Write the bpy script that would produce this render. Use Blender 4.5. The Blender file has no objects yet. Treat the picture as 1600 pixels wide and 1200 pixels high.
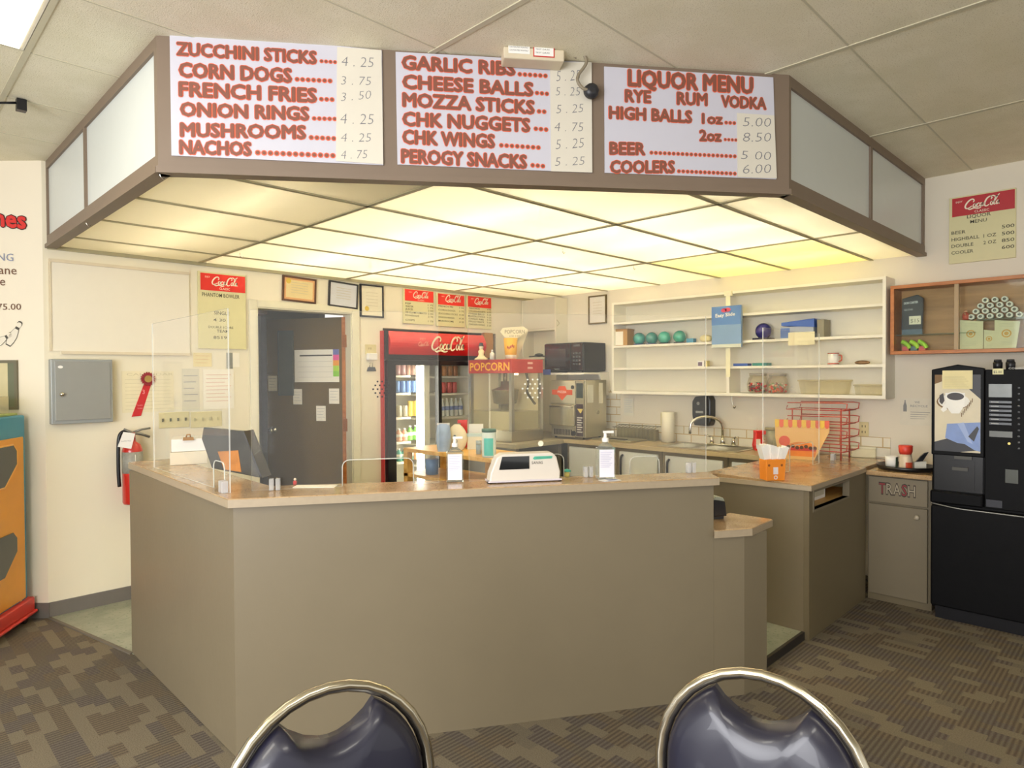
import bpy, bmesh, math, random
from mathutils import Vector, Matrix
random.seed(7)
C = bpy.context.scene.collection
R = math.radians
# ---------------------------------------------------------------- camera
YAW, PIT, ROL, FPX = R(45.0304), R(-0.868), R(-0.339), 1027.8
CAM = Vector((0, 0, 1.535))
fw = Vector((math.cos(PIT)*math.cos(YAW), math.cos(PIT)*math.sin(YAW), math.sin(PIT)))
r0 = Vector((math.sin(YAW), -math.cos(YAW), 0)); u0 = r0.cross(fw)
rt = math.cos(ROL)*r0 + math.sin(ROL)*u0
up = -math.sin(ROL)*r0 + math.cos(ROL)*u0
cd = bpy.data.cameras.new('camera'); cd.sensor_width = 36; cd.lens = 36*FPX/1600; cd.clip_start = .05
cam = bpy.data.objects.new('camera', cd); C.objects.link(cam)
m = Matrix.Identity(4)
for i in range(3):
    m[i][0], m[i][1], m[i][2], m[i][3] = rt[i], up[i], -fw[i], CAM[i]
cam.matrix_world = m
bpy.context.scene.camera = cam
# ---------------------------------------------------------------- light and exposure
sc = bpy.context.scene
sc.view_settings.view_transform = 'Standard'; sc.view_settings.look = 'None'
sc.view_settings.gamma = 1; sc.view_settings.use_curve_mapping = False
sc.view_settings.exposure = 0.0
sc.cycles.transparent_max_bounces = 32
wd = bpy.data.worlds.new('world'); sc.world = wd; wd.use_nodes = True
bg = wd.node_tree.nodes['Background']
bg.inputs[0].default_value = (1.0, .97, .90, 1); bg.inputs[1].default_value = 1.1
def area(name, loc, to, sx, sy, power, col):
    d = bpy.data.lights.new(name, 'AREA'); d.shape = 'RECTANGLE'; d.size = sx; d.size_y = sy
    d.energy = power; d.color = col
    o = bpy.data.objects.new(name, d); C.objects.link(o); o.location = loc
    o.rotation_euler = (Vector(to)-Vector(loc)).to_track_quat('-Z', 'Y').to_euler()
    return o
# daylight from the shop windows behind the camera, and the rows of ceiling fixtures of the hall behind
area('window_daylight', (-2.4, .5, 1.6), (2.0, 2.6, 2.3), 3.0, 1.8, 210, (.97, .97, 1.0))
area('hall_fixture', (-1.6, 1.4, 2.84), (-1.6, 1.4, 0), 1.2, .6, 28, (1, .95, .84))
area('hall_fixture', (.3, -.9, 2.84), (.3, -.9, 0), 1.2, .6, 28, (1, .95, .84))
# ---------------------------------------------------------------- pixel -> point on a real plane
def ray(px, py):
    return rt*((px-800)/FPX) - up*((py-600)/FPX) + fw
def at(px, py, ax, val):
    d = ray(px, py); i = 'xyz'.index(ax)
    return CAM + d*((val-CAM[i])/d[i])
def span(npx, p):                       # length in metres of npx pixels at point p
    return npx*((Vector(p)-CAM).dot(fw))/FPX
class Fr:                               # upright frame: local x right, y away from the viewer, z up
    def __init__(s, o, deg):
        s.o = Vector(o); s.rot = R(deg); c, n = math.cos(s.rot), math.sin(s.rot)
        s.r = Vector((c, n, 0)); s.n = Vector((-n, c, 0))
    def at(s, px, py, y=0.0):
        d = ray(px, py); q = s.o + s.n*y
        p = CAM + d*((q-CAM).dot(s.n)/d.dot(s.n))
        return ((p-s.o).dot(s.r), p.z-s.o.z)
    def w(s, x, y, z): return s.o + s.r*x + s.n*y + Vector((0, 0, z))
YA, XB, ZC, ZK = 5.046, 5.378, 2.90, 2.365
FA = Fr((0, YA, 0), 0); FB = Fr((XB, 0, 0), -90); FD = Fr((.852, YA, 0), -45)
FC = Fr((.875, 2.881, 0), -36.88); FBAR = Fr((1.067, 2.645, 0), -34.5)
# ---------------------------------------------------------------- materials (procedural)
def lin(h):
    h = h.lstrip('#'); o = []
    for i in (0, 2, 4):
        c = int(h[i:i+2], 16)/255
        o.append(c/12.92 if c <= .04045 else ((c+.055)/1.055)**2.4)
    return (*o, 1)
_M = {}
def M(h, rough=.5, metal=0, var=.08, scale=14, bump=0, name=None, coat=0, emit=0, spec=.5):
    k = (h, rough, metal, var, scale, bump, coat, emit, spec)
    if k in _M: return _M[k]
    m = bpy.data.materials.new(name or 'surface_'+h.strip('#')); m.use_nodes = True
    nt = m.node_tree; b = nt.nodes['Principled BSDF']; col = lin(h)
    tc = nt.nodes.new('ShaderNodeTexCoord'); nz = nt.nodes.new('ShaderNodeTexNoise')
    nz.inputs['Scale'].default_value = scale; nz.inputs['Detail'].default_value = 3
    nt.links.new(tc.outputs['Object'], nz.inputs['Vector'])
    mx = nt.nodes.new('ShaderNodeMix'); mx.data_type = 'RGBA'
    mx.inputs[6].default_value = tuple(c*(1-var) for c in col[:3])+(1,)
    mx.inputs[7].default_value = tuple(min(1, c*(1+var)) for c in col[:3])+(1,)
    nt.links.new(nz.outputs['Fac'], mx.inputs[0]); nt.links.new(mx.outputs[2], b.inputs['Base Color'])
    b.inputs['Roughness'].default_value = rough; b.inputs['Metallic'].default_value = metal
    b.inputs['Coat Weight'].default_value = coat; b.inputs['Specular IOR Level'].default_value = spec
    if emit:
        b.inputs['Emission Color'].default_value = col; b.inputs['Emission Strength'].default_value = emit
    if bump:
        bp = nt.nodes.new('ShaderNodeBump'); bp.inputs['Strength'].default_value = bump; bp.inputs['Distance'].default_value = .004
        n2 = nt.nodes.new('ShaderNodeTexNoise'); n2.inputs['Scale'].default_value = scale*6
        nt.links.new(tc.outputs['Object'], n2.inputs['Vector'])
        nt.links.new(n2.outputs['Fac'], bp.inputs['Height']); nt.links.new(bp.outputs['Normal'], b.inputs['Normal'])
    _M[k] = m; return m
def speckle(name, c1, c2, c3, scale, rough, coat=0, fine=160, bump=0):     # three-colour granules
    m = bpy.data.materials.new(name); m.use_nodes = True; nt = m.node_tree; b = nt.nodes['Principled BSDF']
    tc = nt.nodes.new('ShaderNodeTexCoord')
    a = nt.nodes.new('ShaderNodeTexNoise'); a.inputs['Scale'].default_value = scale; a.inputs['Detail'].default_value = 6
    f = nt.nodes.new('ShaderNodeTexNoise'); f.inputs['Scale'].default_value = fine; f.inputs['Detail'].default_value = 2
    r1 = nt.nodes.new('ShaderNodeValToRGB'); r1.color_ramp.elements[0].position = .35; r1.color_ramp.elements[1].position = .65
    r1.color_ramp.elements[0].color = lin(c1); r1.color_ramp.elements[1].color = lin(c2)
    r2 = nt.nodes.new('ShaderNodeValToRGB'); r2.color_ramp.elements[0].position = .58; r2.color_ramp.elements[1].position = .68
    mx = nt.nodes.new('ShaderNodeMix'); mx.data_type = 'RGBA'; mx.inputs[7].default_value = lin(c3)
    L = nt.links.new
    L(tc.outputs['Object'], a.inputs['Vector']); L(tc.outputs['Object'], f.inputs['Vector'])
    L(a.outputs['Fac'], r1.inputs[0]); L(f.outputs['Fac'], r2.inputs[0]); L(r2.outputs[0], mx.inputs[0])
    L(r1.outputs[0], mx.inputs[6]); L(mx.outputs[2], b.inputs['Base Color'])
    b.inputs['Roughness'].default_value = rough; b.inputs['Coat Weight'].default_value = coat
    if bump:
        bp = nt.nodes.new('ShaderNodeBump'); bp.inputs['Strength'].default_value = bump; bp.inputs['Distance'].default_value = .004
        L(f.outputs['Fac'], bp.inputs['Height']); L(bp.outputs['Normal'], b.inputs['Normal'])
    return m
def clear(name, tint, gloss, haze=0.0, edge=None):      # thin clear plastic: mostly see-through, a fresnel-like sheen
    m = bpy.data.materials.new(name); m.use_nodes = True; nt = m.node_tree; nt.nodes.clear(); L = nt.links.new
    o = nt.nodes.new('ShaderNodeOutputMaterial'); t = nt.nodes.new('ShaderNodeBsdfTransparent'); t.inputs[0].default_value = lin(tint)
    g = nt.nodes.new('ShaderNodeBsdfGlossy'); g.inputs['Roughness'].default_value = .04
    d = nt.nodes.new('ShaderNodeBsdfDiffuse'); d.inputs[0].default_value = (.9, .9, .86, 1)
    lw = nt.nodes.new('ShaderNodeLayerWeight'); lw.inputs[0].default_value = .25
    ml = nt.nodes.new('ShaderNodeMath'); ml.operation = 'MULTIPLY'; ml.inputs[1].default_value = gloss
    a = nt.nodes.new('ShaderNodeMixShader'); b = nt.nodes.new('ShaderNodeMixShader'); b.inputs[0].default_value = haze
    L(lw.outputs['Fresnel'], ml.inputs[0]); L(ml.outputs[0], a.inputs[0]); L(t.outputs[0], a.inputs[1]); L(g.outputs[0], a.inputs[2])
    L(a.outputs[0], b.inputs[1]); L(d.outputs[0], b.inputs[2]); L(b.outputs[0], o.inputs[0])
    return m
def lamp(name, h, s):
    m = bpy.data.materials.new(name); m.use_nodes = True; nt = m.node_tree; nt.nodes.clear()
    o = nt.nodes.new('ShaderNodeOutputMaterial'); e = nt.nodes.new('ShaderNodeEmission')
    e.inputs[0].default_value = lin(h); e.inputs[1].default_value = s; nt.links.new(e.outputs[0], o.inputs[0]); return m
def brickmat(name, c1, c2, mortar, w, h, gap, rough, rot=None, off=.5):
    m = bpy.data.materials.new(name); m.use_nodes = True; nt = m.node_tree; b = nt.nodes['Principled BSDF']; L = nt.links.new
    tc = nt.nodes.new('ShaderNodeTexCoord'); sp = nt.nodes.new('ShaderNodeSeparateXYZ'); cb = nt.nodes.new('ShaderNodeCombineXYZ')
    L(tc.outputs['Object'], sp.inputs[0]); a = rot or 'xz'
    L(sp.outputs['xyz'.index(a[0])], cb.inputs[0]); L(sp.outputs['xyz'.index(a[1])], cb.inputs[1])
    t = nt.nodes.new('ShaderNodeTexBrick'); t.offset = off; t.inputs['Scale'].default_value = 1
    t.inputs['Color1'].default_value = lin(c1); t.inputs['Color2'].default_value = lin(c2); t.inputs['Mortar'].default_value = lin(mortar)
    t.inputs['Mortar Size'].default_value = gap; t.inputs['Brick Width'].default_value = w; t.inputs['Row Height'].default_value = h
    L(cb.outputs[0], t.inputs['Vector']); L(t.outputs['Color'], b.inputs['Base Color']); b.inputs['Roughness'].default_value = rough
    return m
def carpet():
    m = bpy.data.materials.new('patterned_carpet'); m.use_nodes = True; nt = m.node_tree; b = nt.nodes['Principled BSDF']; L = nt.links.new
    tc = nt.nodes.new('ShaderNodeTexCoord')
    sxy = nt.nodes.new('ShaderNodeSeparateXYZ'); swz = nt.nodes.new('ShaderNodeCombineXYZ'); L(tc.outputs['Object'], sxy.inputs[0])
    L(sxy.outputs[1], swz.inputs[0]); L(sxy.outputs[0], swz.inputs[1])
    def brick(w, h, off):
        t = nt.nodes.new('ShaderNodeTexBrick'); t.offset = off; t.inputs['Scale'].default_value = 1
        t.inputs['Color1'].default_value = (0, 0, 0, 1); t.inputs['Color2'].default_value = (1, 1, 1, 1); t.inputs['Mortar Size'].default_value = 0
        t.inputs['Brick Width'].default_value = w; t.inputs['Row Height'].default_value = h
        L(swz.outputs[0], t.inputs['Vector']); return t
    b1 = brick(.115, .055, .37); b2 = brick(.31, .21, .6)
    wv = nt.nodes.new('ShaderNodeTexWave'); wv.bands_direction = 'Y'; wv.inputs['Scale'].default_value = 15; wv.inputs['Distortion'].default_value = .35
    wv.inputs['Detail'].default_value = 1; wv.inputs['Detail Scale'].default_value = 9
    L(tc.outputs['Object'], wv.inputs['Vector'])
    nz = nt.nodes.new('ShaderNodeTexNoise'); nz.inputs['Scale'].default_value = 170; nz.inputs['Detail'].default_value = 2
    L(tc.outputs['Object'], nz.inputs['Vector'])
    def mix(f, c1, c2):
        x = nt.nodes.new('ShaderNodeMix'); x.data_type = 'RGBA'
        for s, i in ((f, 0), (c1, 6), (c2, 7)):
            if isinstance(s, (tuple, float)): x.inputs[i].default_value = s
            else: L(s, x.inputs[i])
        return x.outputs[2]
    rp = nt.nodes.new('ShaderNodeValToRGB'); rp.color_ramp.interpolation = 'CONSTANT'
    e = rp.color_ramp.elements; e[0].position = 0; e[0].color = lin('#7f7664'); e[1].position = .30; e[1].color = lin('#716a5c')
    for p, c in ((.5, '#6c6660'), (.72, '#786c58')):
        q = e.new(p); q.color = lin(c)
    L(b1.outputs['Color'], rp.inputs[0])
    base = mix(.35, rp.outputs[0], (*lin('#776e61')[:3], 1))
    sw = nt.nodes.new('ShaderNodeMath'); sw.operation = 'MULTIPLY'; L(wv.outputs['Fac'], sw.inputs[0])
    gt = nt.nodes.new('ShaderNodeMath'); gt.operation = 'GREATER_THAN'; gt.inputs[1].default_value = .34; L(b1.outputs['Color'], gt.inputs[0])
    L(gt.outputs[0], sw.inputs[1])
    hl = nt.nodes.new('ShaderNodeMath'); hl.operation = 'MULTIPLY'; hl.inputs[1].default_value = .60; L(sw.outputs[0], hl.inputs[0])
    st = mix(hl.outputs[0], base, lin('#443d3b'))
    fz = mix(nz.outputs['Fac'], (.55, .55, .55, 1), (1.45, 1.42, 1.38, 1))
    ml = nt.nodes.new('ShaderNodeMix'); ml.data_type = 'RGBA'; ml.blend_type = 'MULTIPLY'; ml.inputs[0].default_value = .8
    L(st, ml.inputs[6]); L(fz, ml.inputs[7]); L(ml.outputs[2], b.inputs['Base Color'])
    b.inputs['Roughness'].default_value = .95; b.inputs['Specular IOR Level'].default_value = .1
    bp = nt.nodes.new('ShaderNodeBump'); bp.inputs['Strength'].default_value = .4; bp.inputs['Distance'].default_value = .006
    L(nz.outputs['Fac'], bp.inputs['Height']); L(bp.outputs['Normal'], b.inputs['Normal'])
    return m
def wood(name, c1, c2, rough=.4, axis=0):
    m = bpy.data.materials.new(name); m.use_nodes = True; nt = m.node_tree; b = nt.nodes['Principled BSDF']; L = nt.links.new
    tc = nt.nodes.new('ShaderNodeTexCoord'); mp = nt.nodes.new('ShaderNodeMapping'); s = [26, 26, 26]; s[axis] = 2.5
    mp.inputs['Scale'].default_value = s; nz = nt.nodes.new('ShaderNodeTexNoise'); nz.inputs['Scale'].default_value = 1; nz.inputs['Detail'].default_value = 4
    rp = nt.nodes.new('ShaderNodeValToRGB'); rp.color_ramp.elements[0].position = .35; rp.color_ramp.elements[1].position = .65
    rp.color_ramp.elements[0].color = lin(c1); rp.color_ramp.elements[1].color = lin(c2)
    L(tc.outputs['Object'], mp.inputs[0]); L(mp.outputs[0], nz.inputs['Vector']); L(nz.outputs['Fac'], rp.inputs[0]); L(rp.outputs[0], b.inputs['Base Color'])
    b.inputs['Roughness'].default_value = rough; return m
# ---------------------------------------------------------------- mesh builder
_fonts = {}
def _glyphs(body, off, shear):
    k = (body, off, shear)
    if k not in _fonts:
        cu = bpy.data.curves.new('t', 'FONT'); cu.body = body; cu.size = 1; cu.offset = off; cu.shear = shear
        cu.resolution_u = 2; cu.fill_mode = 'FRONT'
        o = bpy.data.objects.new('t', cu); C.objects.link(o)
        dg = bpy.context.evaluated_depsgraph_get(); dg.update()
        me = o.evaluated_get(dg).to_mesh()
        vs = [tuple(v.co) for v in me.vertices]; fs = [tuple(p.vertices) for p in me.polygons]
        o.evaluated_get(dg).to_mesh_clear(); bpy.data.objects.remove(o); bpy.data.curves.remove(cu)
        _fonts[k] = (vs, fs)
    return _fonts[k]
def spline(pts, n=8, closed=False):
    P = [Vector(p) for p in pts]; out = []; N = len(P)
    for i in range(N if closed else N-1):
        a, b, c, d = (P[(i-1) % N], P[i], P[(i+1) % N], P[(i+2) % N]) if closed else (P[max(i-1, 0)], P[i], P[i+1], P[min(i+2, N-1)])
        for k in range(n):
            t = k/n
            out.append(.5*((2*b)+(c-a)*t+(2*a-5*b+4*c-d)*t*t+(3*b-a-3*c+d)*t**3))
    if not closed: out.append(P[-1])
    return out
class MB:
    def __init__(s): s.v = []; s.f = []; s.m = []; s.sm = []
    def add(s, vs, fs, m=0, sm=False):
        b = len(s.v); s.v += [tuple(v) for v in vs]
        for f in fs: s.f.append(tuple(b+i for i in f)); s.m.append(m); s.sm.append(sm)
        return s
    def box(s, x0, x1, y0, y1, z0, z1, m=0):
        v = [(x, y, z) for z in (z0, z1) for y in (y0, y1) for x in (x0, x1)]
        return s.add(v, [(0, 2, 3, 1), (4, 5, 7, 6), (0, 1, 5, 4), (2, 6, 7, 3), (0, 4, 6, 2), (1, 3, 7, 5)], m)
    def prism(s, poly, z0, z1, m=0, ax='z'):      # poly in the two other axes, extruded along ax
        n = len(poly)
        f = {'z': lambda a, b, h: (a, b, h), 'y': lambda a, b, h: (a, h, b), 'x': lambda a, b, h: (h, a, b)}[ax]
        v = [f(a, b, z0) for a, b in poly]+[f(a, b, z1) for a, b in poly]
        return s.add(v, [tuple(range(n-1, -1, -1)), tuple(range(n, 2*n))]+[(i, (i+1) % n, n+(i+1) % n, n+i) for i in range(n)], m)
    def rring(s, x0, x1, z0, z1, t, y0, y1, m=0):  # picture-frame of four bars
        s.box(x0, x1, y0, y1, z0, z0+t, m); s.box(x0, x1, y0, y1, z1-t, z1, m)
        s.box(x0, x0+t, y0, y1, z0+t, z1-t, m); return s.box(x1-t, x1, y0, y1, z0+t, z1-t, m)
    def lathe(s, prof, c=(0, 0, 0), n=20, m=0, ax='z', a0=0, a1=2*math.pi):
        full = abs(a1-a0-2*math.pi) < 1e-6; k = n if full else n+1; vs = []
        for r, h in prof:
            for i in range(k):
                a = a0+(a1-a0)*i/n; p = (r*math.cos(a), r*math.sin(a), h)
                if ax == 'x': p = (p[2], p[0], p[1])
                if ax == 'y': p = (p[0], p[2], p[1])
                vs.append((c[0]+p[0], c[1]+p[1], c[2]+p[2]))
        fs = [(j*k+i, j*k+(i+1) % k, (j+1)*k+(i+1) % k, (j+1)*k+i) for j in range(len(prof)-1) for i in range(n)]
        s.add(vs, fs, m, True)
        if full:
            b = len(s.v)-len(vs)
            for j, rev in ((0, 1), (len(prof)-1, 0)):
                if prof[j][0] > 1e-6:
                    q = [b+j*k+i for i in range(k)]; s.f.append(tuple(q[::-1] if rev else q)); s.m.append(m); s.sm.append(False)
        return s
    def cyl(s, c, r, h, ax='z', n=18, m=0, r2=None): return s.lathe([(r, 0), (r if r2 is None else r2, h)], c, n, m, ax)
    def ball(s, c, r, n=18, k=10, sq=(1, 1, 1), m=0):
        vs = []; 
        for j in range(1, k):
            t = math.pi*j/k
            for i in range(n):
                a = 2*math.pi*i/n
                vs.append((c[0]+r*sq[0]*math.sin(t)*math.cos(a), c[1]+r*sq[1]*math.sin(t)*math.sin(a), c[2]+r*sq[2]*math.cos(t)))
        fs = [(j*n+i, (j+1)*n+i, (j+1)*n+(i+1) % n, j*n+(i+1) % n) for j in range(k-2) for i in range(n)]
        t, b = len(vs), len(vs)+1; vs += [(c[0], c[1], c[2]+r*sq[2]), (c[0], c[1], c[2]-r*sq[2])]
        fs += [(t, i, (i+1) % n) for i in range(n)]+[(b, (k-2)*n+(i+1) % n, (k-2)*n+i) for i in range(n)]
        return s.add(vs, fs, m, True)
    def tube(s, pts, r, n=8, m=0, closed=False, flat=1.0):
        P = [Vector(p) for p in pts]; N = len(P); vs = []; pn = None
        for i, p in enumerate(P):
            t = (P[(i+1) % N]-P[i-1]) if closed else (P[min(i+1, N-1)]-P[max(i-1, 0)])
            t.normalize()
            if pn is None:
                pn = t.orthogonal().normalized() if abs(t.z) > .95 else Vector((0, 0, 1)).cross(t).normalized()
            pn = (pn-t*pn.dot(t)).normalized(); bn = t.cross(pn)
            rr = r[i] if isinstance(r, (list, tuple)) else r
            for k in range(n):
                a = 2*math.pi*k/n; vs.append(p+pn*rr*math.cos(a)+bn*rr*flat*math.sin(a))
        fs = [(i*n+k, i*n+(k+1) % n, ((i+1) % N)*n+(k+1) % n, ((i+1) % N)*n+k) for i in range(N if closed else N-1) for k in range(n)]
        if not closed: fs += [tuple(range(n-1, -1, -1)), tuple((N-1)*n+k for k in range(n))]
        return s.add(vs, fs, m, True)
    def grid(s, fn, nu, nv, m=0, sm=True):
        vs = [fn(i/nu, j/nv) for j in range(nv+1) for i in range(nu+1)]; k = nu+1
        return s.add(vs, [(j*k+i, j*k+i+1, (j+1)*k+i+1, (j+1)*k+i) for j in range(nv) for i in range(nu)], m, sm)
    def text(s, body, x, z, y, h, align='l', fit=None, off=0.0, m=0, shear=0, x2=None, z2=None):
        # letters of cap height h at baseline (x, z), in the local x-z plane at depth y; x2, z2 = where the line ends
        vs, fs = _glyphs(body, off, shear)
        if not vs: return s
        a, b = min(v[0] for v in vs), max(v[0] for v in vs); w = b-a; k = h/.72
        kx = k; sl = 0
        if x2 is not None: fit = x2-x; sl = ((z2 if z2 is not None else z)-z)/(x2-x)
        if fit: kx = fit/w
        dx = {'l': 0, 'c': -w*kx/2, 'r': -w*kx}[align]
        return s.add([(x+dx+(v[0]-a)*kx, y, z+v[1]*k+sl*(dx+(v[0]-a)*kx)) for v in vs], fs, m)
    def disc(s, x, z, y, r, n=14, m=0, rz=None):
        return s.add([(x+r*math.cos(2*math.pi*i/n), y, z+(rz or r)*math.sin(2*math.pi*i/n)) for i in range(n)], [tuple(range(n))], m)
    def poly(s, pts, y, m=0): return s.add([(p[0], y, p[1]) for p in pts], [tuple(range(len(pts)))], m)
    def ribbon(s, pts, w, y, m=0, n=6):            # brush stroke in the local x-z plane
        P = spline([(p[0], 0, p[1]) for p in pts], n); N = len(P); vs = []
        for i, p in enumerate(P):
            t = (P[min(i+1, N-1)]-P[max(i-1, 0)]).normalized(); q = Vector((-t.z, 0, t.x))
            ww = w*(.55+.45*math.sin(math.pi*min(1, max(0, i/(N-1)))))/2
            vs += [(p.x+q.x*ww, y, p.z+q.z*ww), (p.x-q.x*ww, y, p.z-q.z*ww)]
        return s.add(vs, [(2*i, 2*i+1, 2*i+3, 2*i+2) for i in range(N-1)], m)
    def build(s, name, mats, parent=None, loc=None, rot=0, bevel=0, seg=2, **tags):
        me = bpy.data.meshes.new(name); me.from_pydata(s.v, [], s.f)
        for x in (mats if isinstance(mats, (list, tuple)) else [mats]): me.materials.append(x)
        me.polygons.foreach_set('material_index', s.m); me.polygons.foreach_set('use_smooth', s.sm)
        bm = bmesh.new(); bm.from_mesh(me); bmesh.ops.recalc_face_normals(bm, faces=bm.faces); bm.to_mesh(me); bm.free()
        o = bpy.data.objects.new(name, me); C.objects.link(o)
        if parent is not None: o.parent = parent
        if loc is not None: o.location = loc
        o.rotation_euler = (0, 0, rot)
        if bevel:
            b = o.modifiers.new('bevel', 'BEVEL'); b.width = bevel; b.segments = seg; b.limit_method = 'ANGLE'; b.angle_limit = R(40)
        for k, v in tags.items(): o[k] = v
        return o
def thing(name, label, cat, loc=(0, 0, 0), rot=0, group=None):
    o = bpy.data.objects.new(name, None); C.objects.link(o); o.empty_display_size = .05
    o.location = loc; o.rotation_euler = (0, 0, rot); o['label'] = label; o['category'] = cat
    if group: o['group'] = group
    return o
def tag(o, label, cat, group=None):
    o['label'] = label; o['category'] = cat
    if group: o['group'] = group
    return o
def dup(root, loc, label=None, rot=None, scale=None):
    r = root.copy(); C.objects.link(r); r.location = loc
    if rot is not None: r.rotation_euler = (0, 0, rot)
    if scale is not None: r.scale = scale
    if label: r['label'] = label
    for ch in list(root.children):
        c = ch.copy(); C.objects.link(c); c.parent = r
        for g in list(ch.children):
            d = g.copy(); C.objects.link(d); d.parent = c
    return r
def struct(mb, name, mats, **k): return mb.build(name, mats, kind='structure', **k)
ORD = ['first', 'second', 'third', 'fourth', 'fifth', 'sixth', 'seventh', 'eighth', 'ninth', 'tenth']
# the cola script: brush strokes in a box about 3.1 wide and 1 high
SCRIPT = [([(.78, .62), (.86, .80), (.70, .98), (.42, .90), (.16, .58), (.06, .22), (.20, .00), (.45, .02), (.72, .22)], .13),
          ([(.98, .44), (.86, .34), (.84, .12), (.96, .02), (1.08, .18), (1.06, .38), (.96, .44), (1.12, .36)], .10),
          ([(1.42, .36), (1.34, .44), (1.20, .32), (1.18, .10), (1.30, .02), (1.44, .12)], .10),
          ([(1.68, .40), (1.56, .42), (1.48, .22), (1.54, .04), (1.66, .14), (1.72, .42), (1.70, .10), (1.78, .06), (1.86, .16)], .10),
          ([(1.80, .30), (1.92, .32)], .08),
          ([(2.46, .66), (2.54, .82), (2.36, 1.0), (2.10, .84), (1.94, .46), (1.94, .10), (2.12, -.04), (2.36, .10)], .13),
          ([(2.34, .96), (2.62, 1.04), (2.86, .90), (3.10, 1.02), (3.20, 1.16)], .10),
          ([(2.62, .44), (2.50, .34), (2.48, .12), (2.60, .02), (2.70, .18), (2.68, .38), (2.60, .44), (2.74, .36)], .10),
          ([(2.82, .30), (3.02, .80), (2.98, .98), (2.86, .70), (2.80, .14), (2.88, .02), (2.98, .12)], .09),
          ([(3.22, .40), (3.10, .42), (3.02, .22), (3.08, .04), (3.20, .14), (3.26, .42), (3.24, .10), (3.34, .04)], .10),
          ([(.30, -.02), (.55, -.16), (.95, -.06), (1.35, -.16), (1.62, -.10)], .12)]
def script(mb, x, z, y, w, m=0, slope=0):
    k = w/3.3
    for pts, wd_ in SCRIPT: mb.ribbon([(x+p[0]*k+p[1]*k*.12, z+p[1]*k+slope*p[0]*k) for p in pts], wd_*k*1.25, y, m, 5)
    return mb
# ================================================================ THE SETTING
FBAR = Fr((1.06, 2.64, 0), -32.33)
plaster = M('#e6decb', .75, var=.03, scale=3)
plaster2 = M('#e8e0c8', .7, var=.03, scale=3)
white = M('#f0ebdc', .5, var=.03)
taupe = M('#7d725c', .42, var=.05, scale=5, bump=.12)
taupe_dk = M('#74684f', .45, var=.05, scale=6)
frame_br = M('#7d6c5b', .5, var=.06, scale=8)
black = M('#15151a', .35, var=.2)
dark = M('#2a2a2e', .4, var=.15)
steel = M('#b9b39f', .28, 1, var=.08, scale=6)
chrome = M('#d9d6cc', .12, 1, var=.03)
paper = M('#efe9d8', .7, var=.04)
paperw = M('#f2f0ea', .65, var=.03)
ink = M('#3a3a36', .6)
greyink = M('#8d8f94', .7)
red = M('#c8201e', .45, var=.08)
cokered = M('#e0281e', .45, var=.06)
yellowboard = M('#dcd5a4', .5, var=.04)
pine = wood('pine_wood', '#d9a24e', '#e8bf72')
oak = wood('oak_wood', '#a8622f', '#bf7a40')
laminate = speckle('tan_laminate', '#a98a63', '#bda07a', '#93714e', 9, .22, .25, 120)
laminate_edge = M('#a8987f', .4, var=.08, scale=40)
acryl = clear('clear_acrylic', '#ffffff', .10, .03)
acryl_edge = clear('acrylic_edge', '#e9efe6', .5, .55)
glass = clear('window_glass', '#ffffff', .2, .01)

struct(MB().box(-6, 8, -6, 7.6, -.06, 0), 'floor', carpet())
vinyl = speckle('stone_vinyl', '#8d927f', '#a3a592', '#7e8b74', 7, .4, .1, 60)
struct(MB().prism([(.855, 5.04), (.86, 5.02), (1.065, 4.03), (1.2, 4.03), (2.1, 4.03), (2.1, 5.04), (.86, 5.04)], 0, .004), 'floor_vinyl', vinyl)
edge = MB(); edge.prism([(.86, 5.03), (.845, 5.02), (1.05, 4.04), (1.068, 4.05)], 0, .008); struct(edge, 'trim_1', M('#6f675b', .6))
b = MB(); b.prism([(2.0, 4.9), (2.0, 2.35), (3.0, 1.62), (3.0, 1.49), (3.84, 1.49), (3.84, 1.7), (5.37, 1.7), (5.37, 4.9)], .001, .045, 0); struct(b, 'floor_platform', vinyl)
b = MB(); b.box(2.99, 3.93, 1.472, 1.49, .001, .047); struct(b, 'trim_2', M('#2e2a26', .5))
# wall with door opening and cooler recess
b = MB(); T = .12
for x0, x1, z0, z1 in ((.852, 2.223, 0, ZC), (2.223, 3.068, 2.07, ZC), (3.068, 3.39, 0, ZC), (3.39, 4.806, 1.96, ZC), (4.806, 5.5, 0, ZC)):
    b.box(x0, x1, YA, YA+T, z0, z1)
struct(b, 'wall_back', plaster2)
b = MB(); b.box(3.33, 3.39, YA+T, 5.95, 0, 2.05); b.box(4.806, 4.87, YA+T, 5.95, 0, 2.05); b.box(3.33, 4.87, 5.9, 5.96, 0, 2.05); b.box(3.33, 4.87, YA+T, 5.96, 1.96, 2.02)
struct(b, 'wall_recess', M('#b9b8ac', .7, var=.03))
struct(MB().box(XB, XB+.12, -5, 6, 0, ZC), 'wall_right', plaster)
b = MB(); b.box(-4, 0, 0, .12, 0, ZC); struct(b, 'wall_left', M('#ece2cc', .75, var=.03, scale=3), loc=FD.o, rot=FD.rot)
b = MB(); b.box(-.30, .012, -.012, 0, 0, .095); struct(b, 'baseboard_left', M('#6f6a63', .5), loc=FD.o, rot=FD.rot)
struct(MB().box(.852, 2.16, YA-.012, YA, .004, .095), 'baseboard_back', M('#6f6a63', .5))
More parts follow.
